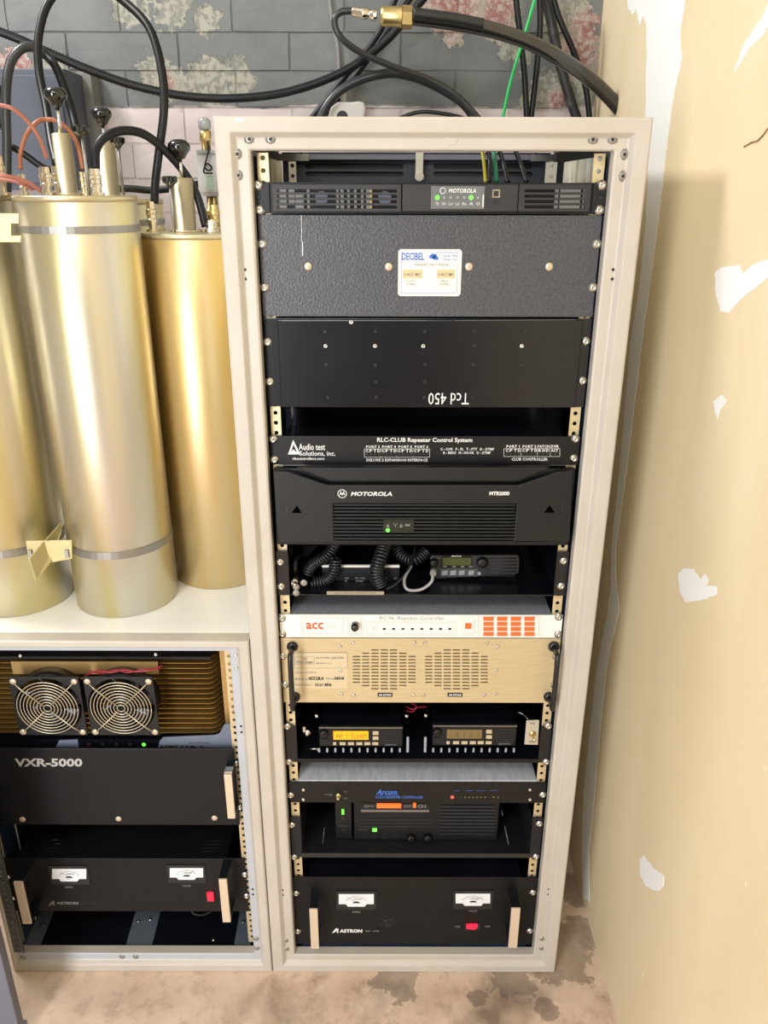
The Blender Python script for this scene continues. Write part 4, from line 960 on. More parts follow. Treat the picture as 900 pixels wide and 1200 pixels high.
mb = MB(); mb.prism(P2([(547, 1084), (559.5, 1083.5), (559.5, 1087), (556, 1089.5), (547, 1088.5)], YP-.005), YP-.005, YP-.0021); mb.build('rocker', REDSW, t, label='lit red rocker')
# round smudge rubbed into the black paint
mb = MB(); rnd = random.Random(3)
for k in range(60):
    an = rnd.uniform(0, 6.28); rr = rnd.uniform(2, 9); x = 454+rr*math.cos(an)*1.2; yv = 1080+rr*math.sin(an)*.75; l = rnd.uniform(1, 3); an2 = rnd.uniform(0, 3.14); line(mb, x, yv, x+l*math.cos(an2), yv+l*math.sin(an2)*.6, .0004, yl)
mb.build('scratched_patch', mat('scratch_grey', (84, 90, 98), .5), t)
MB().box(XL+.01, XR-.01, .031, .30, .035, z0-.002).build('cabinet_base_step', NAVY, rack)

# ================================================================== LOW CABINET EQUIPMENT
LX = (LXL+LXR)/2
def lunit(name, label, cat, pt, pb):
    z0, z1 = W(150, pb, YP).z, W(150, pt, YP).z
    return thing(name, label, cat, (LX, YP, z0)), z0+.0004, z1-.0004
# heat sink amplifier
t, z0, z1 = lunit('heatsink_amplifier', 'amplifier with gold horizontal cooling fins behind twin fans in the low cabinet', 'amplifier', 767.5, 866)
YH = .052
zT = W(150, 768, YH).z; zB = W(150, 861, YH).z
xr = W(253, 815, YH).x; xg = W(258, 815, YH+.02).x
MB().box(LXL+.02, xr+.02, YH+.05, YH+.056, zB, zT).build('heatsink_base', GOLDF, t)
nf = 16
for i in range(nf):
    z = zT-.006-(zT-zB-.010)*i/(nf-1)
    mb = MB(); q = [(LXL+.02, YH), (xr-.012, YH), (xr-.004, YH+.003), (xr+.002, YH+.010), (xr+.018, YH+.05), (LXL+.02, YH+.05)]
    n = len(q); vs = [(x, y, z) for x, y in q]+[(x, y, z+.0013) for x, y in q]
    mb.add(vs, [tuple(range(n))[::-1], tuple(range(n, 2*n))]+[(i_, (i_+1) % n, (i_+1) % n+n, i_+n) for i_ in range(n)]); mb.build('cooling_fin', GOLDF, t)
p1 = W(258, 800, .05).x; p2 = W(271, 800, .05).x
MB().box(p1, p2+.012, YH+.012, YH+.0135, zB, zT+.004).build('side_flange', GOLDB, t)
MB().box(LXL+.02, xr, .038, .12, zT+.001, zT+.006).build('top_rail', BLACK, t)
screws(t, [(24, 768.5), (182.5, 767)], .036, 'screw_small'); screws(t, [(269.5, 773), (272.5, 831)], .058, 'screw_small')
mb = MB(); pbox(mb, 14, 775.5, 185.5, 790, .0435, .046); mb.build('fan_bracket', GOLDB, t)
# twin fans
WIRE = mat('guard_wire', (196, 186, 160), .35, .6)
def fan(cxp, cyp, label):
    y0 = .008; c = W(cxp, cyp, y0-.004); h = .0605; x, z = c.x, c.z+.002
    t = thing('cooling_fan', label, 'fan', (x, .026, z-h), 'twin cooling fans in the low cabinet')
    MB().plate([(x-h, z-h), (x+h, z-h), (x+h, z+h), (x-h, z+h)], [circ(x, z, .0575, 36)], y0, y0+.004).build('housing_front', BLACKP, t, bevel=.001)
    mb = MB(); n = 36
    vs = []; fs = []
    for yy, r in ((y0+.004, .0575), (y0+.034, .0575), (y0+.034, .0600), (y0+.004, .0600)):
        for k in range(n): vs.append((x+r*math.cos(2*math.pi*k/n), yy, z+r*math.sin(2*math.pi*k/n)))
    for i in range(4):
        for k in range(n): fs.append((i*n+k, i*n+(k+1) % n, ((i+1) % 4)*n+(k+1) % n, ((i+1) % 4)*n+k))
    mb.add(vs, fs, True); mb.build('shroud', BLACKP, t)
    mb = MB(); mb.rings((x, y0+.030, z), Yn, [(0, .021), (.022, .021), (.0245, .019), (.025, .004)], 24); mb.build('hub', BLACK, t)
    for k in range(7):
        a0 = 2*math.pi*k/7; mb = MB(); vs = []
        for j in range(5):
            r = .020+.0355*j/4
            for u, yy in ((-.34, y0+.012), (.34, y0+.028)): an = a0+u*(1-.1*j)+j*.06; vs.append((x+r*math.cos(an), yy, z+r*math.sin(an)))
        mb.add(vs+[(v[0], v[1]+.0016, v[2]) for v in vs], [(2*j, 2*j+1, 2*j+3, 2*j+2) for j in range(4)]+[(10+2*j+2, 10+2*j+3, 10+2*j+1, 10+2*j) for j in range(4)]+[(2*j, 2*j+2, 12+2*j, 10+2*j) for j in range(4)]+[(2*j+1, 11+2*j, 13+2*j, 2*j+3) for j in range(4)]+[(8, 9, 19, 18), (0, 10, 11, 1)], True); mb.build('blade', mat('blade_plastic', (30, 30, 34), .2) if 'blade_plastic' not in bpy.data.materials else bpy.data.materials['blade_plastic'], t)
    for k in range(9):
        r = .0585*(k+1.15)/10.15; MB().tube([(x+r*math.cos(2*math.pi*i/40), y0-.0045, z+r*math.sin(2*math.pi*i/40)) for i in range(41)], .0009, 6).build('guard_ring', WIRE, t)
    e = .0525
    for sx, sz in ((1, 1), (1, -1), (-1, 1), (-1, -1)):
        MB().tube([(x+sx*.006, y0-.006, z+sz*.006), (x+sx*.04, y0-.006, z+sz*.04), (x+sx*e*.95, y0-.0035, z+sz*e*.95)], .0010, 6).build('guard_spoke', WIRE, t)
    for sx, sz in ((1, 1), (1, -1), (-1, 1), (-1, -1)): put('screw_cap', t, (x+sx*e, y0-.0005, z+sz*e))
    return t
fan(56, 831, 'black cooling fan with wire finger guard, left of the twin fans on the gold fins')
fan(142, 831, 'black cooling fan with wire finger guard, right of the twin fans on the gold fins')
mb = MB(); mb.tube(smooth_path([V(100, 792, .02), V(115, 786, .012), V(130, 788, .008), V(145, 785, .01), V(160, 787, .01), V(178, 785, .012), V(190, 780, .02)], 6), .0013, 6)
mb.tube(smooth_path([V(104, 786, .02), V(118, 789, .012), V(135, 785, .008), V(150, 788, .01), V(170, 784, .012), V(188, 784, .02)], 6), .0011, 6)
tag(mb.build('fan_wiring', REDC), 'twisted red fan wires along the top of the twin fans', 'wire')
# blue-grey fronted unit peeping over the VXR panel
YV = .044
t, z0, z1 = lunit('repeater', 'black unit with blue-grey shaped trim, mostly hidden below the twin fans', 'radio unit', 867, 900)
z0 = W(150, 886, YV).z; z1 = min(W(150, 866.5, YV).z, zB-.001)
MB().box(LXL+.02, LXR-.012, YV, YV+.2, z0, z1).build('housing', BLACKG, t)
mb = MB(); mb.prism(P2([(62, 882), (69, 868), (91, 867), (92.5, 882)], YV-.004), YV-.004, YV-.0002); mb.build('trim', BLUEG, t, bevel=.0008)
mb = MB(); mb.prism(P2([(184, 881), (187, 868.5), (191, 864.5), (251, 862), (257, 860), (263, 849), (271.5, 848.5), (273, 881)], YV-.004), YV-.004, YV-.0002)
mb.build('trim', BLUEG, t, bevel=.0008)
mb = MB(); write(mb, 'KPLI/OA', 186, 873.5, 240, 886, YV-.0042, .04, .25); write(mb, 'DIGITAL', 222, 869.5, 247, 871.8, YV-.0042, .0, res=1); mb.build('lettering', INKK, t)
for i, x in enumerate((104, 120.5, 136.5, 152.5, 168.5)):
    mb = MB(); mb.rings(W(x, 872.5, YV), Yn, [(0, .0036), (.001, .003)], 10); mb.build('indicator_light', LEDG if i == 4 else (mat('dim_red_led', (70, 30, 36), .4) if i == 0 else LEDK), t, label='lit green indicator' if i == 4 else None)
# VXR-5000 blank panel
t, z0, z1 = lunit('repeater', 'wide plain black panel with large grey lettering in the low cabinet', 'radio unit', 875.5, 965)
zz0, zz1 = z0, z1; YX = YP-.004
MB().box(LXL+.001, LXR-.002, YX, YX+.004, z0, z1).build('face_plate', ASTB, t, bevel=.001)
chassis(t, z0, z1-.030, .3, x0=LXL, x1=LXR, m=BLACKG)
mb = MB(); write(mb, 'VXR-5000', 18, 888.8, 96.5, 898.5, YX-.0003, .035, .12); mb.build('lettering', mat('bold_grey_ink', (170, 168, 164), .5), t)
screws(t, [(26.5, 960), (139, 959.3), (251.5, 958.3)], YX, 'screw_cap')
bar_handle(t, 264.5, 273.5, 908, 959.5, 0, YP, .042)
mb = MB(); a_ = R(263, 905, 272, 911, YP-.044); mb.box(a_[0], a_[1], YP-.044, YP-.030, a_[3]-.003, a_[3]+.001); mb.build('handle_cap', STEEL, t)
screws(t, [(276.5, 895), (281, 946)], YP+.001)
# lower Astron in the low cabinet
t, z0, z1 = lunit('power_supply', 'black power supply with two white meters at the bottom of the low cabinet', 'power supply', 1006, 1068)
MB().box(LXL, LXR, YP, YP+.003, z0, z1).build('face_plate', ASTB, t, bevel=.0006)
chassis(t, z0+.006, z1, .33, x0=LXL, x1=LXR, m=BLACK, inset=.035)
mb = MB()
for yv in (986, 990, 994, 998):
    for x0 in (60, 242):
        q = W(x0+ (yv-986)*-.6, yv, z1+.0005-.0024, 2); mb.box(q.x, q.x+.03, q.y, q.y+.002, z1-.0024, z1-.0018)
mb.build('vent_slots', INKK, t)['kind'] = 'stuff'
mb = MB()
for a, b, l in ((61, 984.5, 8), (65, 989, 6)): q = W(a, b, z1-.0015, 2); mb.box(q.x, q.x+l*.0014, q.y, q.y+.0012, z1-.0017, z1-.0010)
mb.build('worn_slot_edge', STEELD, t)['kind'] = 'stuff'
meter(t, 61, 1018.5, 101, 1033, YP, -.7, 'AMPS', 1038.5); meter(t, 199, 1017.5, 238, 1031, YP, .6, 'VOLTS', 1037)
bar_handle(t, 21, 31.5, 1034, 1083, 0, YP, .05); bar_handle(t, 258.5, 268, 1031, 1081, 0, YP, .05)
screws(t, [(8, 1028), (13.5, 1053), (287, 1025), (289, 1050)], YP)
mb = MB(); write(mb, 'ASTRON', 66, 1056.8, 91.5, 1060, yl, .05); mb.prism(P2([(57, 1061), (61, 1056), (64, 1056), (64, 1061), (62.3, 1061), (62.3, 1058.3), (59.3, 1061)], yl), yl-.0001, yl); mb.build('logo_lettering', INKG, t)
mb = MB(); write(mb, 'RS - 35M', 97, 1057.8, 113, 1059.5, yl, .0, res=1); write(mb, 'ON', 243.5, 1042.5, 248, 1044.5, yl, res=1); mb.build('lettering', INKD, t)
mb = MB(); pbox(mb, 241.5, 1045, 251.5, 1057, YP-.002, YP-.0001); mb.build('switch_frame', INKK, t)
mb = MB(); pbox(mb, 243, 1046.5, 250, 1056, YP-.005, YP-.0021); mb.build('rocker', REDSW, t, label='lit red rocker')
mb = MB(); mb.tube(smooth_path([V(224, 1066, .05), V(228, 1071, .045), V(238, 1072, .045), V(248, 1068, .05)], 6), .002, 8); tag(mb.build('sagging_cable', RUBBER), 'short black power cord sagging under the lower left power supply', 'cord')

# ================================================================== CAVITY FILTERS
CR = .0905
def band(x, y, z, r, m=STEELD, w=.0055, parent=None, name='clamp_band'):
    mb = MB(); n = 48; vs = []; fs = []
    for zz, rr in ((-w, r), (-w, r+.0012), (w, r+.0012), (w, r)):
        for k in range(n): vs.append((x+rr*math.cos(2*math.pi*k/n), y+rr*math.sin(2*math.pi*k/n), z+zz))
    for i in range(3):
        for k in range(n): fs.append((i*n+k, i*n+(k+1) % n, (i+1)*n+(k+1) % n, (i+1)*n+k))
    mb.add(vs, fs, False); return mb.build(name, m, parent)
UP = (0, 0, 1)
def tuner(t, x, y, z, tube_r, tube_h, rod_h, knob_r):
    mb = MB(); mb.rings((x, y, z), UP, [(0, tube_r*1.5), (.003, tube_r*1.5), (.003, tube_r), (tube_h, tube_r), (tube_h+.001, tube_r*.8)], 24); tb = mb.build('tuning_tube', CAVT, t)
    mb = MB(); mb.cyl((x, y, z+tube_h), (x, y, z+tube_h+rod_h), .0032, 10); mb.build('tuning_rod', STEEL, t)
    k = knob_r; mb = MB(); mb.rings((x, y, z+tube_h+rod_h-.002), UP, [(0, k*.40), (k*.15, k*.5), (k*.45, k*.68), (k*.72, k*.93), (k*1.0, k), (k*1.25, k*.93), (k*1.48, k*.7), (k*1.6, k*.4), (k*1.63, .001)], 24); mb.build('tuning_knob', BAKE, t)
def thumb(t, x, y, z, h, r):
    mb = MB(); mb.cyl((x, y, z), (x, y, z+h), .0026, 10); mb.build('thumb_screw_rod', STEELD, t)
    mb = MB(); n = 24; prof = [(0, .35), (.003, .45), (.008, .95), (.015, 1), (.017, .8)]; vs = []; fs = []
    for q, rr in prof:
        for k in range(n): an = 2*math.pi*k/n; s = r*rr*(1 if k % 2 else .85); vs.append((x+s*math.cos(an), y+s*math.sin(an), z+h-.002+q))
    for i in range(len(prof)-1):
        for k in range(n): fs.append((i*n+k, i*n+(k+1) % n, (i+1)*n+(k+1) % n, (i+1)*n+k))
    fs.append(tuple((len(prof)-1)*n+k for k in range(n))); fs.append(tuple(range(n))[::-1]); mb.add(vs, fs); mb.build('thumb_knob', BAKE, t)
def connector(t, x, y, z, h, r=.009, m=None):
    mb = MB(); prof = [(0, r*1.35), (.004, r*1.35), (.004, r*.8), (h*.32, r*.8), (h*.32, r*1.1), (h*.42, r*1.1), (h*.44, r), (h*.6, r), (h*.62, r*1.15), (h*.74, r*1.15), (h*.76, r*.95), (h, r*.9)]
    mb.rings((x, y, z), UP, prof, 14, smooth=False); mb.build('coax_connector', m or SILVER, t)
def cavity(x, y, ztop, m, label):
    t = thing('cavity_filter', label, 'cavity filter', (x, y, zs))
    MB().rings((x, y, zs+.0005), UP, [(0, CR-.001), (.0012, CR), (ztop-zs-.008, CR), (ztop-zs-.0075, CR-.0003)], 96).build('cylinder_body', m, t)
    MB().rings((x, y, ztop-.008), UP, [(0, CR+.0012), (.0065, CR+.0012), (.008, CR)], 96).build('top_plate', CAVT, t)
    return t
c1x, c1y = -.252, .168
ZT = W(90, 229, c1y).z
cav1 = cavity(c1x, c1y, ZT, CAV1, 'pale gold cylinder standing at the front, clamped by a bracket to its left neighbour')
tuner(cav1, W(80, 222, c1y).x, c1y, ZT, .0135, W(76, 157, c1y).z-ZT, .038, .0168)
thumb(cav1, W(104, 222, c1y-.02).x, c1y-.02, ZT, W(98, 160, c1y-.02).z-ZT, .0125)
connector(cav1, W(55, 222, c1y-.01).x, c1y-.01, ZT, .040, .008); connector(cav1, W(69, 222, c1y+.035).x, c1y+.035, ZT, .042, .008); connector(cav1, W(112, 220, c1y+.01).x, c1y+.01, ZT, .038, .010)
connector(cav1, W(99, 220, c1y+.04).x, c1y+.04, ZT, .034, .006)
band(c1x, c1y, W(100, 270, c1y-CR).z, CR, STEELD, .0052, cav1)
band(c1x, c1y, W(140, 652, c1y-CR).z, CR, STEELD, .0068, cav1)
c0x = -.449
cav0 = cavity(c0x, c1y, ZT, CAV1, 'pale silver-gold cylinder cut off by the left edge of the photo')
band(c0x, c1y, W(10, 651, c1y-CR).z, CR, STEELD, .0068, cav0)
connector(cav1, W(28, 224, c1y-.01).x, c1y-.01, ZT, .030, .0055)
tuner(cav0, W(-4, 222, c1y).x, c1y, ZT, .0135, .07, .038, .0168)
connector(cav0, W(2, 215, c1y-.03).x, c1y-.03, ZT, .055, .007)
c3x, c3y = -.263, .363
Z3 = W(175, 234, c3y-CR).z
cav3 = cavity(c3x, c3y, Z3, CAV1, 'pale gold cylinder standing behind, seen between the two tall front cylinders')
tuner(cav3, W(129, 222, c3y).x, c3y, Z3, .0165, W(129, 168, c3y).z-Z3, .030, .0178)
thumb(cav3, W(144, 222, c3y-.03).x, c3y-.03, Z3, W(142, 172, c3y-.03).z-Z3, .0125)
band(c3x, c3y, W(178, 262, c3y-CR).z, CR, STEELD, .005, cav3)
c2x, c2y = -.0975, .277
Z2 = W(225, 272, c2y-CR*.3).z
Z2 = W(245, 275, c2y-CR).z
cav2 = cavity(c2x, c2y, Z2, CAV2, 'deep gold shorter cylinder standing against the side of the tall rack')
tuner(cav2, W(218, 268, c2y).x, c2y, Z2, .0175, W(218, 209, c2y).z-Z2, .031, .0185)
thumb(cav2, W(208, 260, c2y-.02).x-.004, c2y-.03, Z2, W(207, 218, c2y-.03).z-Z2, .0125)
connector(cav2, W(181, 266, c2y).x, c2y-.01, Z2, W(181, 236, c2y).z-Z2, .0085)
connector(cav2, W(246, 262, c2y).x, c2y+.01, Z2, .018, .0085)
connector(cav2, W(252, 266, c2y+.04).x, c2y+.04, Z2, .042, .007, BRASS)
for k, (a, b) in enumerate([(200, 269), (212, 271.5), (232, 270), (170, 270)]):
    q = W(a, b, Z2, 2); MB().rings((q.x, min(q.y, c2y+.05), Z2), UP, [(0, .005), (.002, .0045), (.003, .002)], 10).build('lid_screw', STEEL, cav2)
# stop brackets clamped between the front pair
br = thing('clamp_bracket', 'olive metal bracket and bands joining the two front cylinders near their feet', 'bracket', W(60, 660, .08))
yq = .083
mb = MB(); mb.prism(P2([(30, 634), (84, 633), (84.5, 655), (62, 659), (33, 655)], yq), yq, yq+.003); mb.build('cross_plate', OLIVE, br, bevel=.0006)
a = W(33, 656, .03); b = W(41, 680, .03); c = W(70, 614, .105); d = W(71, 622, .105)
qa = [W(33, 655, .045), W(41, 680, .045), W(60, 656, .083), W(71, 620, .125), W(70, 613, .125)]
off = Vector((.0012, .0, 0)); n = len(qa); mb = MB(); mb.add([v for v in qa]+[v+Vector((.0025, .001, 0)) for v in qa], [tuple(range(n)), tuple(range(n, 2*n))[::-1]]+[(i, i+n, (i+1) % n+n, (i+1) % n) for i in range(n)]); mb.build('web_plate', OLIVE, br)
mb = MB(); pbox(mb, 33, 645, 37, 654, yq-.004, yq-.0005); pbox(mb, 76, 645, 80, 654, yq-.004, yq-.0005); mb.build('band_buckle', STEELD, br)
br2 = thing('clamp_bracket', 'olive metal bracket between the front cylinders near their tops, at the left edge', 'bracket', W(5, 285, .08))
mb = MB(); mb.prism(P2([(-22, 250), (22, 250), (22, 262), (13, 262), (13, 276), (25, 276), (24, 284), (-22, 284)], .088), .088, .091); mb.build('cross_plate', OLIVE, br2, bevel=.0006)
# glazed lightning arrester beside the rack
ar = thing('surge_arrester', 'small pale box with a glass bulb on top, just left of the tall rack', 'arrester', W(248, 268, .40))
yq = .38
mb = MB(); pbox(mb, 231, 178, 268, 226, yq, yq+.03); mb.build('case', mat('pale_case', (186, 184, 182), .3), ar, bevel=.001)
mb = MB(); pbox(mb, 230, 176, 270, 179.5, yq-.006, yq+.035); pbox(mb, 236, 225, 270, 230, yq-.006, yq+.035); mb.build('case_rim', STEELD, ar)
mb = MB(); pbox(mb, 242, 206, 250, 223, yq-.001, yq-.0002); mb.build('case_label', mat('green_white_tag', (160, 178, 158), .6), ar)
mb = MB(); q = W(242, 176, yq+.015); mb.rings(q, UP, [(0, .008), (.012, .008), (.014, .010), (.03, .010), (.032, .006)], 16); mb.build('socket', BRASS, ar)
q2 = q+Vector((0, 0, .032)); mb = MB(); mb.rings(q2, UP, [(0, .009), (.004, .011), (.014, .011), (.019, .007), (.021, .001)], 16); mb.build('bulb', mat('grey_glass', (150, 152, 152), .15, coat=.5), ar)
mb = MB(); mb.tube(smooth_path([W(243, 165, yq-.008), W(244, 178, yq-.010), W(240, 195, yq-.008), W(245, 200, yq-.008), W(248, 196, yq-.008), W(242, 192, yq-.008), W(239, 202, yq-.008), W(249, 203, yq-.008)], 6), .0015, 6); mb.build('jumper_wire', RUBBER, ar)
for x in (248, 254): 
    mb = MB(); q = W(x, 266, yq); mb.rings((q.x, yq, q.z), UP, [(0, .006), (.02, .006), (.02, .008), (.03, .008), (.03, .005), (.052, .005)], 12); mb.build('terminal', BRASS, ar)

# ================================================================== CABLES
def cable(name, pts, r, m, label, cat='cable', n=10, seg=10, corr=0, group=None):
    P_ = smooth_path([W(*p) for p in pts], n)
    if corr:
        L = sum((P_[i+1]-P_[i]).length for i in range(len(P_)-1)); k = max(2, int(L/corr)); Q = []; acc = 0; j = 0; cum = [0]
        for i in range(len(P_)-1): cum.append(cum[-1]+(P_[i+1]-P_[i]).length)
        for s in range(2*k+1):
            d = L*s/(2*k)
            while j < len(P_)-2 and cum[j+1] < d: j += 1
            Q.append(P_[j].lerp(P_[j+1], (d-cum[j])/max(1e-9, cum[j+1]-cum[j])))
        mb = MB(); mb.tube(Q, r, seg, rf=lambda i: r if i % 2 else r*.82)
    else:
        mb = MB(); mb.tube(P_, r, seg)
    return tag(mb.build(name, m), label, cat, group)
K = 'coaxial_cable'
cable(K, [(181, 238, .27), (182, 215, .27), (186, 180, .27), (192, 130, .28), (190, 85, .30), (176, 35, .33), (148, 4, .36), (116, -16, .38), (80, -18, .38), (56, 5, .37), (45, 45, .35), (46, 85, .33), (54, 125, .30), (60, 165, .26), (66, 192, .22)], .0068, RUBBER, 'thick black cable looping high from the deep gold cylinder to the front cylinder')
cable(K, [(112, 198, .19), (113, 175, .20), (124, 160, .21), (145, 153, .23), (170, 158, .25), (195, 178, .27), (218, 205, .285), (232, 232, .29), (241, 266, .29)], .0068, RUBBER, 'black cable arching low between the front cylinder and the deep gold cylinder')
cable('corrugated_cable', [(-20, 30, .55), (20, 45, .56), (60, 63, .57), (110, 84, .58), (160, 101, .59), (220, 113, .60), (280, 115, .61), (340, 107, .625), (400, 85, .635), (450, 50, .638), (505, -12, .638)], .0088, RUBBER, 'long black ribbed cable sagging across the whole brick wall', corr=.0055)
cable(K, [(-5, 100, .45), (2, 120, .44), (5, 150, .42)], .008, RUBBER, 'black cable end hanging at the left edge above the cylinders')
cable('corrugated_cable', [(8, 225, .36), (8, 170, .38), (7, 110, .40), (12, 75, .42), (24, 58, .43), (38, 55, .44), (52, 62, .45)], .0088, RUBG, 'grey ribbed cable bending upright at the left edge', corr=.0055)
cable(K, [(40, 56, .47), (55, 66, .47), (66, 80, .46), (76, 105, .45), (84, 130, .44), (90, 155, .42), (98, 190, .40)], .0078, RUBBER, 'short black cable dropping behind the tuning knobs')
cable(K, [(14, 172, .40), (30, 182, .40), (48, 195, .40), (60, 200, .40)], .006, RUBBER, 'black cable low behind the copper coloured coax')
cable('copper_coax', [(24, 198, .16), (24, 180, .17), (31, 158, .18), (42, 144, .19), (53, 140, .20), (66, 142, .20), (80, 152, .20), (91, 170, .19), (97, 198, .18)], .0033, COPPER, 'orange-brown coax loop arching over the front cylinder')
cable('copper_coax', [(-12, 120, .12), (0, 123, .12), (14, 127, .12), (30, 140, .13), (45, 160, .14), (55, 185, .155)], .0028, PINKC, 'pinkish brown coax entering from the left edge onto the front cylinder')
cable('copper_coax', [(-10, 204, .10), (5, 206, .10), (20, 209, .11), (35, 215, .12), (48, 224, .13)], .0028, PINKC, 'pinkish brown coax lying low across the left cylinder top')
cable('copper_coax', [(-10, 209, .12), (8, 211, .12), (24, 215, .12), (38, 222, .13)], .0024, PINKC, 'thinner pinkish coax under the low pair at the left edge')
cable('rear_hose', [(122, 222, .46), (150, 221, .46), (180, 223, .46), (215, 219, .46), (236, 215, .47)], .0065, RUBBER, 'black hose lying level behind the deep gold cylinder')
# top right group
gx = .595
cable('thin_coax', [(418, 13, gx), (400, 14, gx), (392, 24, gx), (398, 42, gx), (420, 60, gx+.01), (460, 78, gx+.02), (500, 92, gx+.03), (535, 112, gx+.03), (562, 140, gx+.03)], .0062, RUBG, 'charcoal cable curling back from the silver adapter beside the brass fitting')
cable('corrugated_cable', [(370, 150, .66), (384, 122, .66), (402, 104, .66), (430, 91, .66), (460, 86, .66), (490, 92, .665), (520, 106, .67), (545, 124, .67), (562, 150, .67)], .0098, RUBG, 'grey ribbed hose arching just above the rack top', corr=.005)
cable(K, [(360, 145, .70), (400, 95, .70), (440, 45, .70), (470, -15, .70)], .0062, RUBBER, 'straight black cable slanting up behind the ribbed hose, outer of two')
cable(K, [(372, 145, .715), (410, 98, .715), (450, 42, .715), (490, -15, .715)], .0062, RUBBER, 'straight black cable slanting up behind the ribbed hose, inner of two')
cable('rubber_coax', [(520, 152, .69), (545, 140, .69), (500, 131, .69), (470, 138, .69), (450, 152, .69)], .004, RUBG, 'thin dark cable lying level behind the rack top edge')
cable('heavy_feedline', [(484, 20, .52), (530, 26, .53), (580, 36, .54), (630, 54, .55), (680, 84, .56), (712, 112, .57), (736, 142, .575), (748, 175, .58)], .0135, SLEEVE, 'thick smoky feedline curving from the brass fitting down to the rack top', n=14, seg=14)
cable('ribbed_core', [(484, 16, .506), (530, 22, .516), (566, 29, .525)], .0112, RUBG, 'ribbed black core of the feedline next to the brass fitting', corr=.0045)
cf = thing('brass_coupling', 'large brass hexagonal coupling with a silver adapter on the end of the thick feedline', 'coupling', W(465, 30, .52))
A = W(446, 19, .52); B = W(484, 20.5, .52); d = (B-A).normalized(); L = (B-A).length
MB().rings(A, d, [(0, .013), (.001, .0155), (L*.12, .0165), (L*.6, .0165), (L*.62, .0175), (L*.66, .0175)], 28).build('coupling_body', BRASS, cf)
MB().rings(A+d*L*.66, d, [(0, .018), (.001, .019), (L*.3, .019), (L*.33, .0165)], 6, smooth=False).build('hex_nut', BRASS, cf)
A2 = W(412, 13, .52); MB().rings(A2, (A-A2).normalized(), [(0, .006), (.003, .008), (.018, .0085), (.019, .0095), (.028, .0095), (.029, .0075), (.034, .0075), (.035, .009), (.044, .009), (.046, .0095)], 16).build('adapter', SILVER, cf)
cable('green_ground_wire', [(587, 150, .66), (596, 105, .66), (606, 70, .66), (618, 30, .66), (632, -20, .66)], .0034, GREENC, 'bright green ground wire slanting up above the rack', 'wire')
for pts, lab in [([(603, -15, .67), (607, 20, .67), (614, 80, .67), (618, 150, .67)], 'black cable hanging straight just right of the green wire'),
                 ([(632, -15, .68), (633, 30, .68), (629, 80, .68), (621, 150, .68)], 'black cable second right of the green wire, leaning left'),
                 ([(645, -15, .70), (655, 20, .70), (672, 60, .70), (686, 100, .70), (692, 150, .70)], 'rightmost black cable above the rack, nearest the corner')]:
    cable(K, pts, .0062, RUBBER, lab)
cable('dirty_cable', [(636, -15, .725), (645, 20, .725), (655, 70, .725), (668, 115, .725), (680, 150, .725)], .0105, mat('plaster_dusted_jacket', (34, 34, 33), .5, col2=(96, 94, 88), nscale=60, lo=.55, hi=.75), 'thick black cable spattered with plaster dust, behind the others at the corner')
cable('flexible_conduit', [(385, -15, .735), (389, 20, .735), (396, 55, .735), (398, 85, .735), (402, 120, .735)], .0048, GREYP, 'thin grey ribbed conduit running down the brick wall', 'conduit', corr=.006)
cb = thing('conduit_elbow', 'white cast conduit elbow on the wall just above the rack top', 'conduit fitting', W(405, 140, .71))
mb = MB(); mb.prism(P2([(384, 142), (388, 127), (396, 120.5), (415, 120.5), (420, 119.5), (427, 121), (429, 128), (427, 142)], .71), .69, .735); mb.build('fitting_body', TUBEW, cb, bevel=.004)
mb = MB(); mb.cyl(W(402.5, 121, .71), W(402.5, 107, .71), .007, 12); mb.build('fitting_neck', TUBEW, cb)
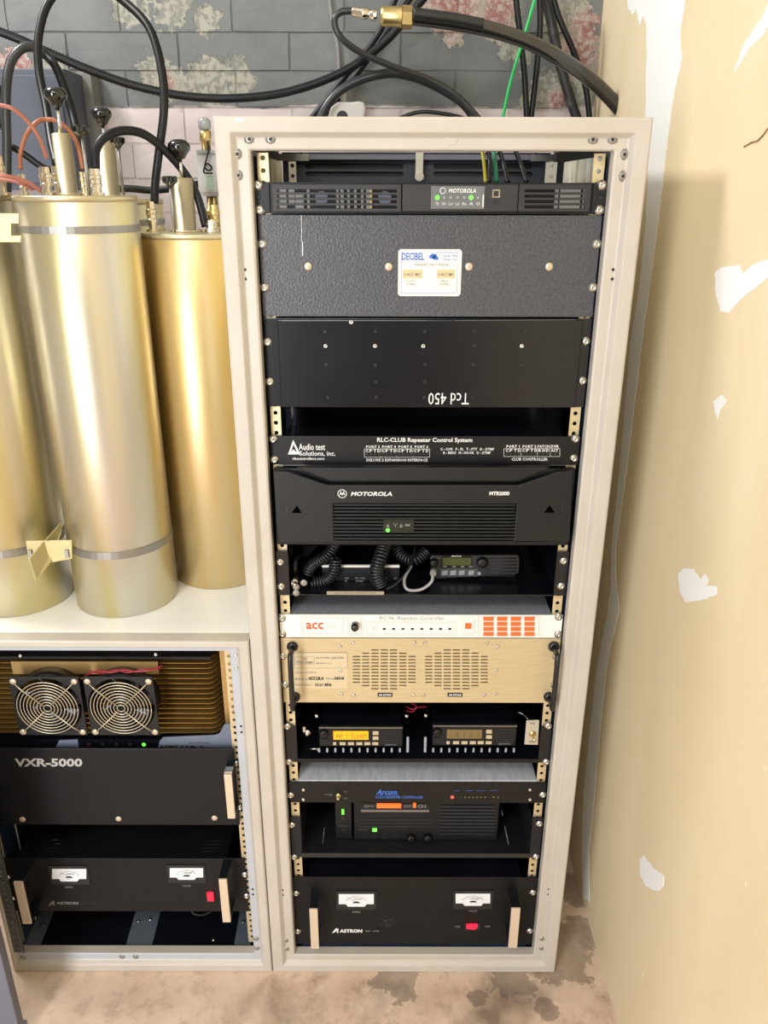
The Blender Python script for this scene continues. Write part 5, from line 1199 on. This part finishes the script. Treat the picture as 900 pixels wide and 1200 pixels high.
mb = MB(); mb.rings(W(401, 137, .69), Yn, [(0, .012), (.001, .010)], 16); mb.build('opening', INKK, cb)
# leads dropping inside the rack at the top
for pts, m, lab, r in [([(563, 168, .40), (567, 190, .38), (569, 214, .34)], YELC, 'olive-yellow lead inside the top of the tall rack', .0032),
                       ([(578, 168, .42), (580, 190, .40), (582, 214, .36)], TEALC, 'teal green lead inside the top of the tall rack', .0042),
                       ([(570, 166, .38), (574, 190, .37), (573, 214, .34)], RUBBER, 'black lead between the yellow and teal leads inside the rack top', .004),
                       ([(582, 166, .36), (590, 192, .35), (595, 214, .32)], RUBBER, 'black lead just right of the teal lead inside the rack top', .004),
                       ([(600, 166, .36), (610, 192, .35), (617, 214, .32)], RUBBER, 'rightmost black lead inside the rack top, leaning right', .004)]:
    cable('inner_lead', pts, r, m, lab, 'lead')
# blue straps seen through the gap at the left of the RLC unit
mb = MB()
for x0, x1 in ((335, 341), (344, 347)): pbox(mb, x0, 478, x1, 509, .09, .10)
tag(mb.build('blue_lead', mat('blue_black_lead', (46, 66, 100), .3)), 'blue flat leads in the dark gap below the left end of the handwritten panel', 'lead')

# wall-mounted grey box and strut, upper left
a = R(-60, 80, 84, 225, .60)
gb = thing('wall_box', 'dark blue-grey metal box mounted on the brick wall behind the left cylinders', 'enclosure', ((a[0]+a[1])/2, .68, a[2]))
MB().box(a[0], a[1], .60, YB-.002, a[2]+.004, a[3]).build('box_body', LGREY, gb, bevel=.002)
MB().box(a[0]+.02, a[1]-.01, .596, .5995, a[2]+.016, a[3]-.012).build('box_lid', LGREY, gb, bevel=.001)
st = thing('wall_strut', 'grey painted vertical channel on the wall beside the blue-grey box', 'strut', W(100, 225, .70))
a = R(98, 84, 114, 225, .70); MB().box(a[0], a[1], .70, YB-.002, a[2]-.1, a[3]).build('channel', GREYP, st, bevel=.001)
MB().box(a[0]-.02, a[0]-.001, .725, YB-.002, a[2]-.1, a[3]).build('channel_flange', mat('light_grey_paint', (140, 142, 140), .5), st)
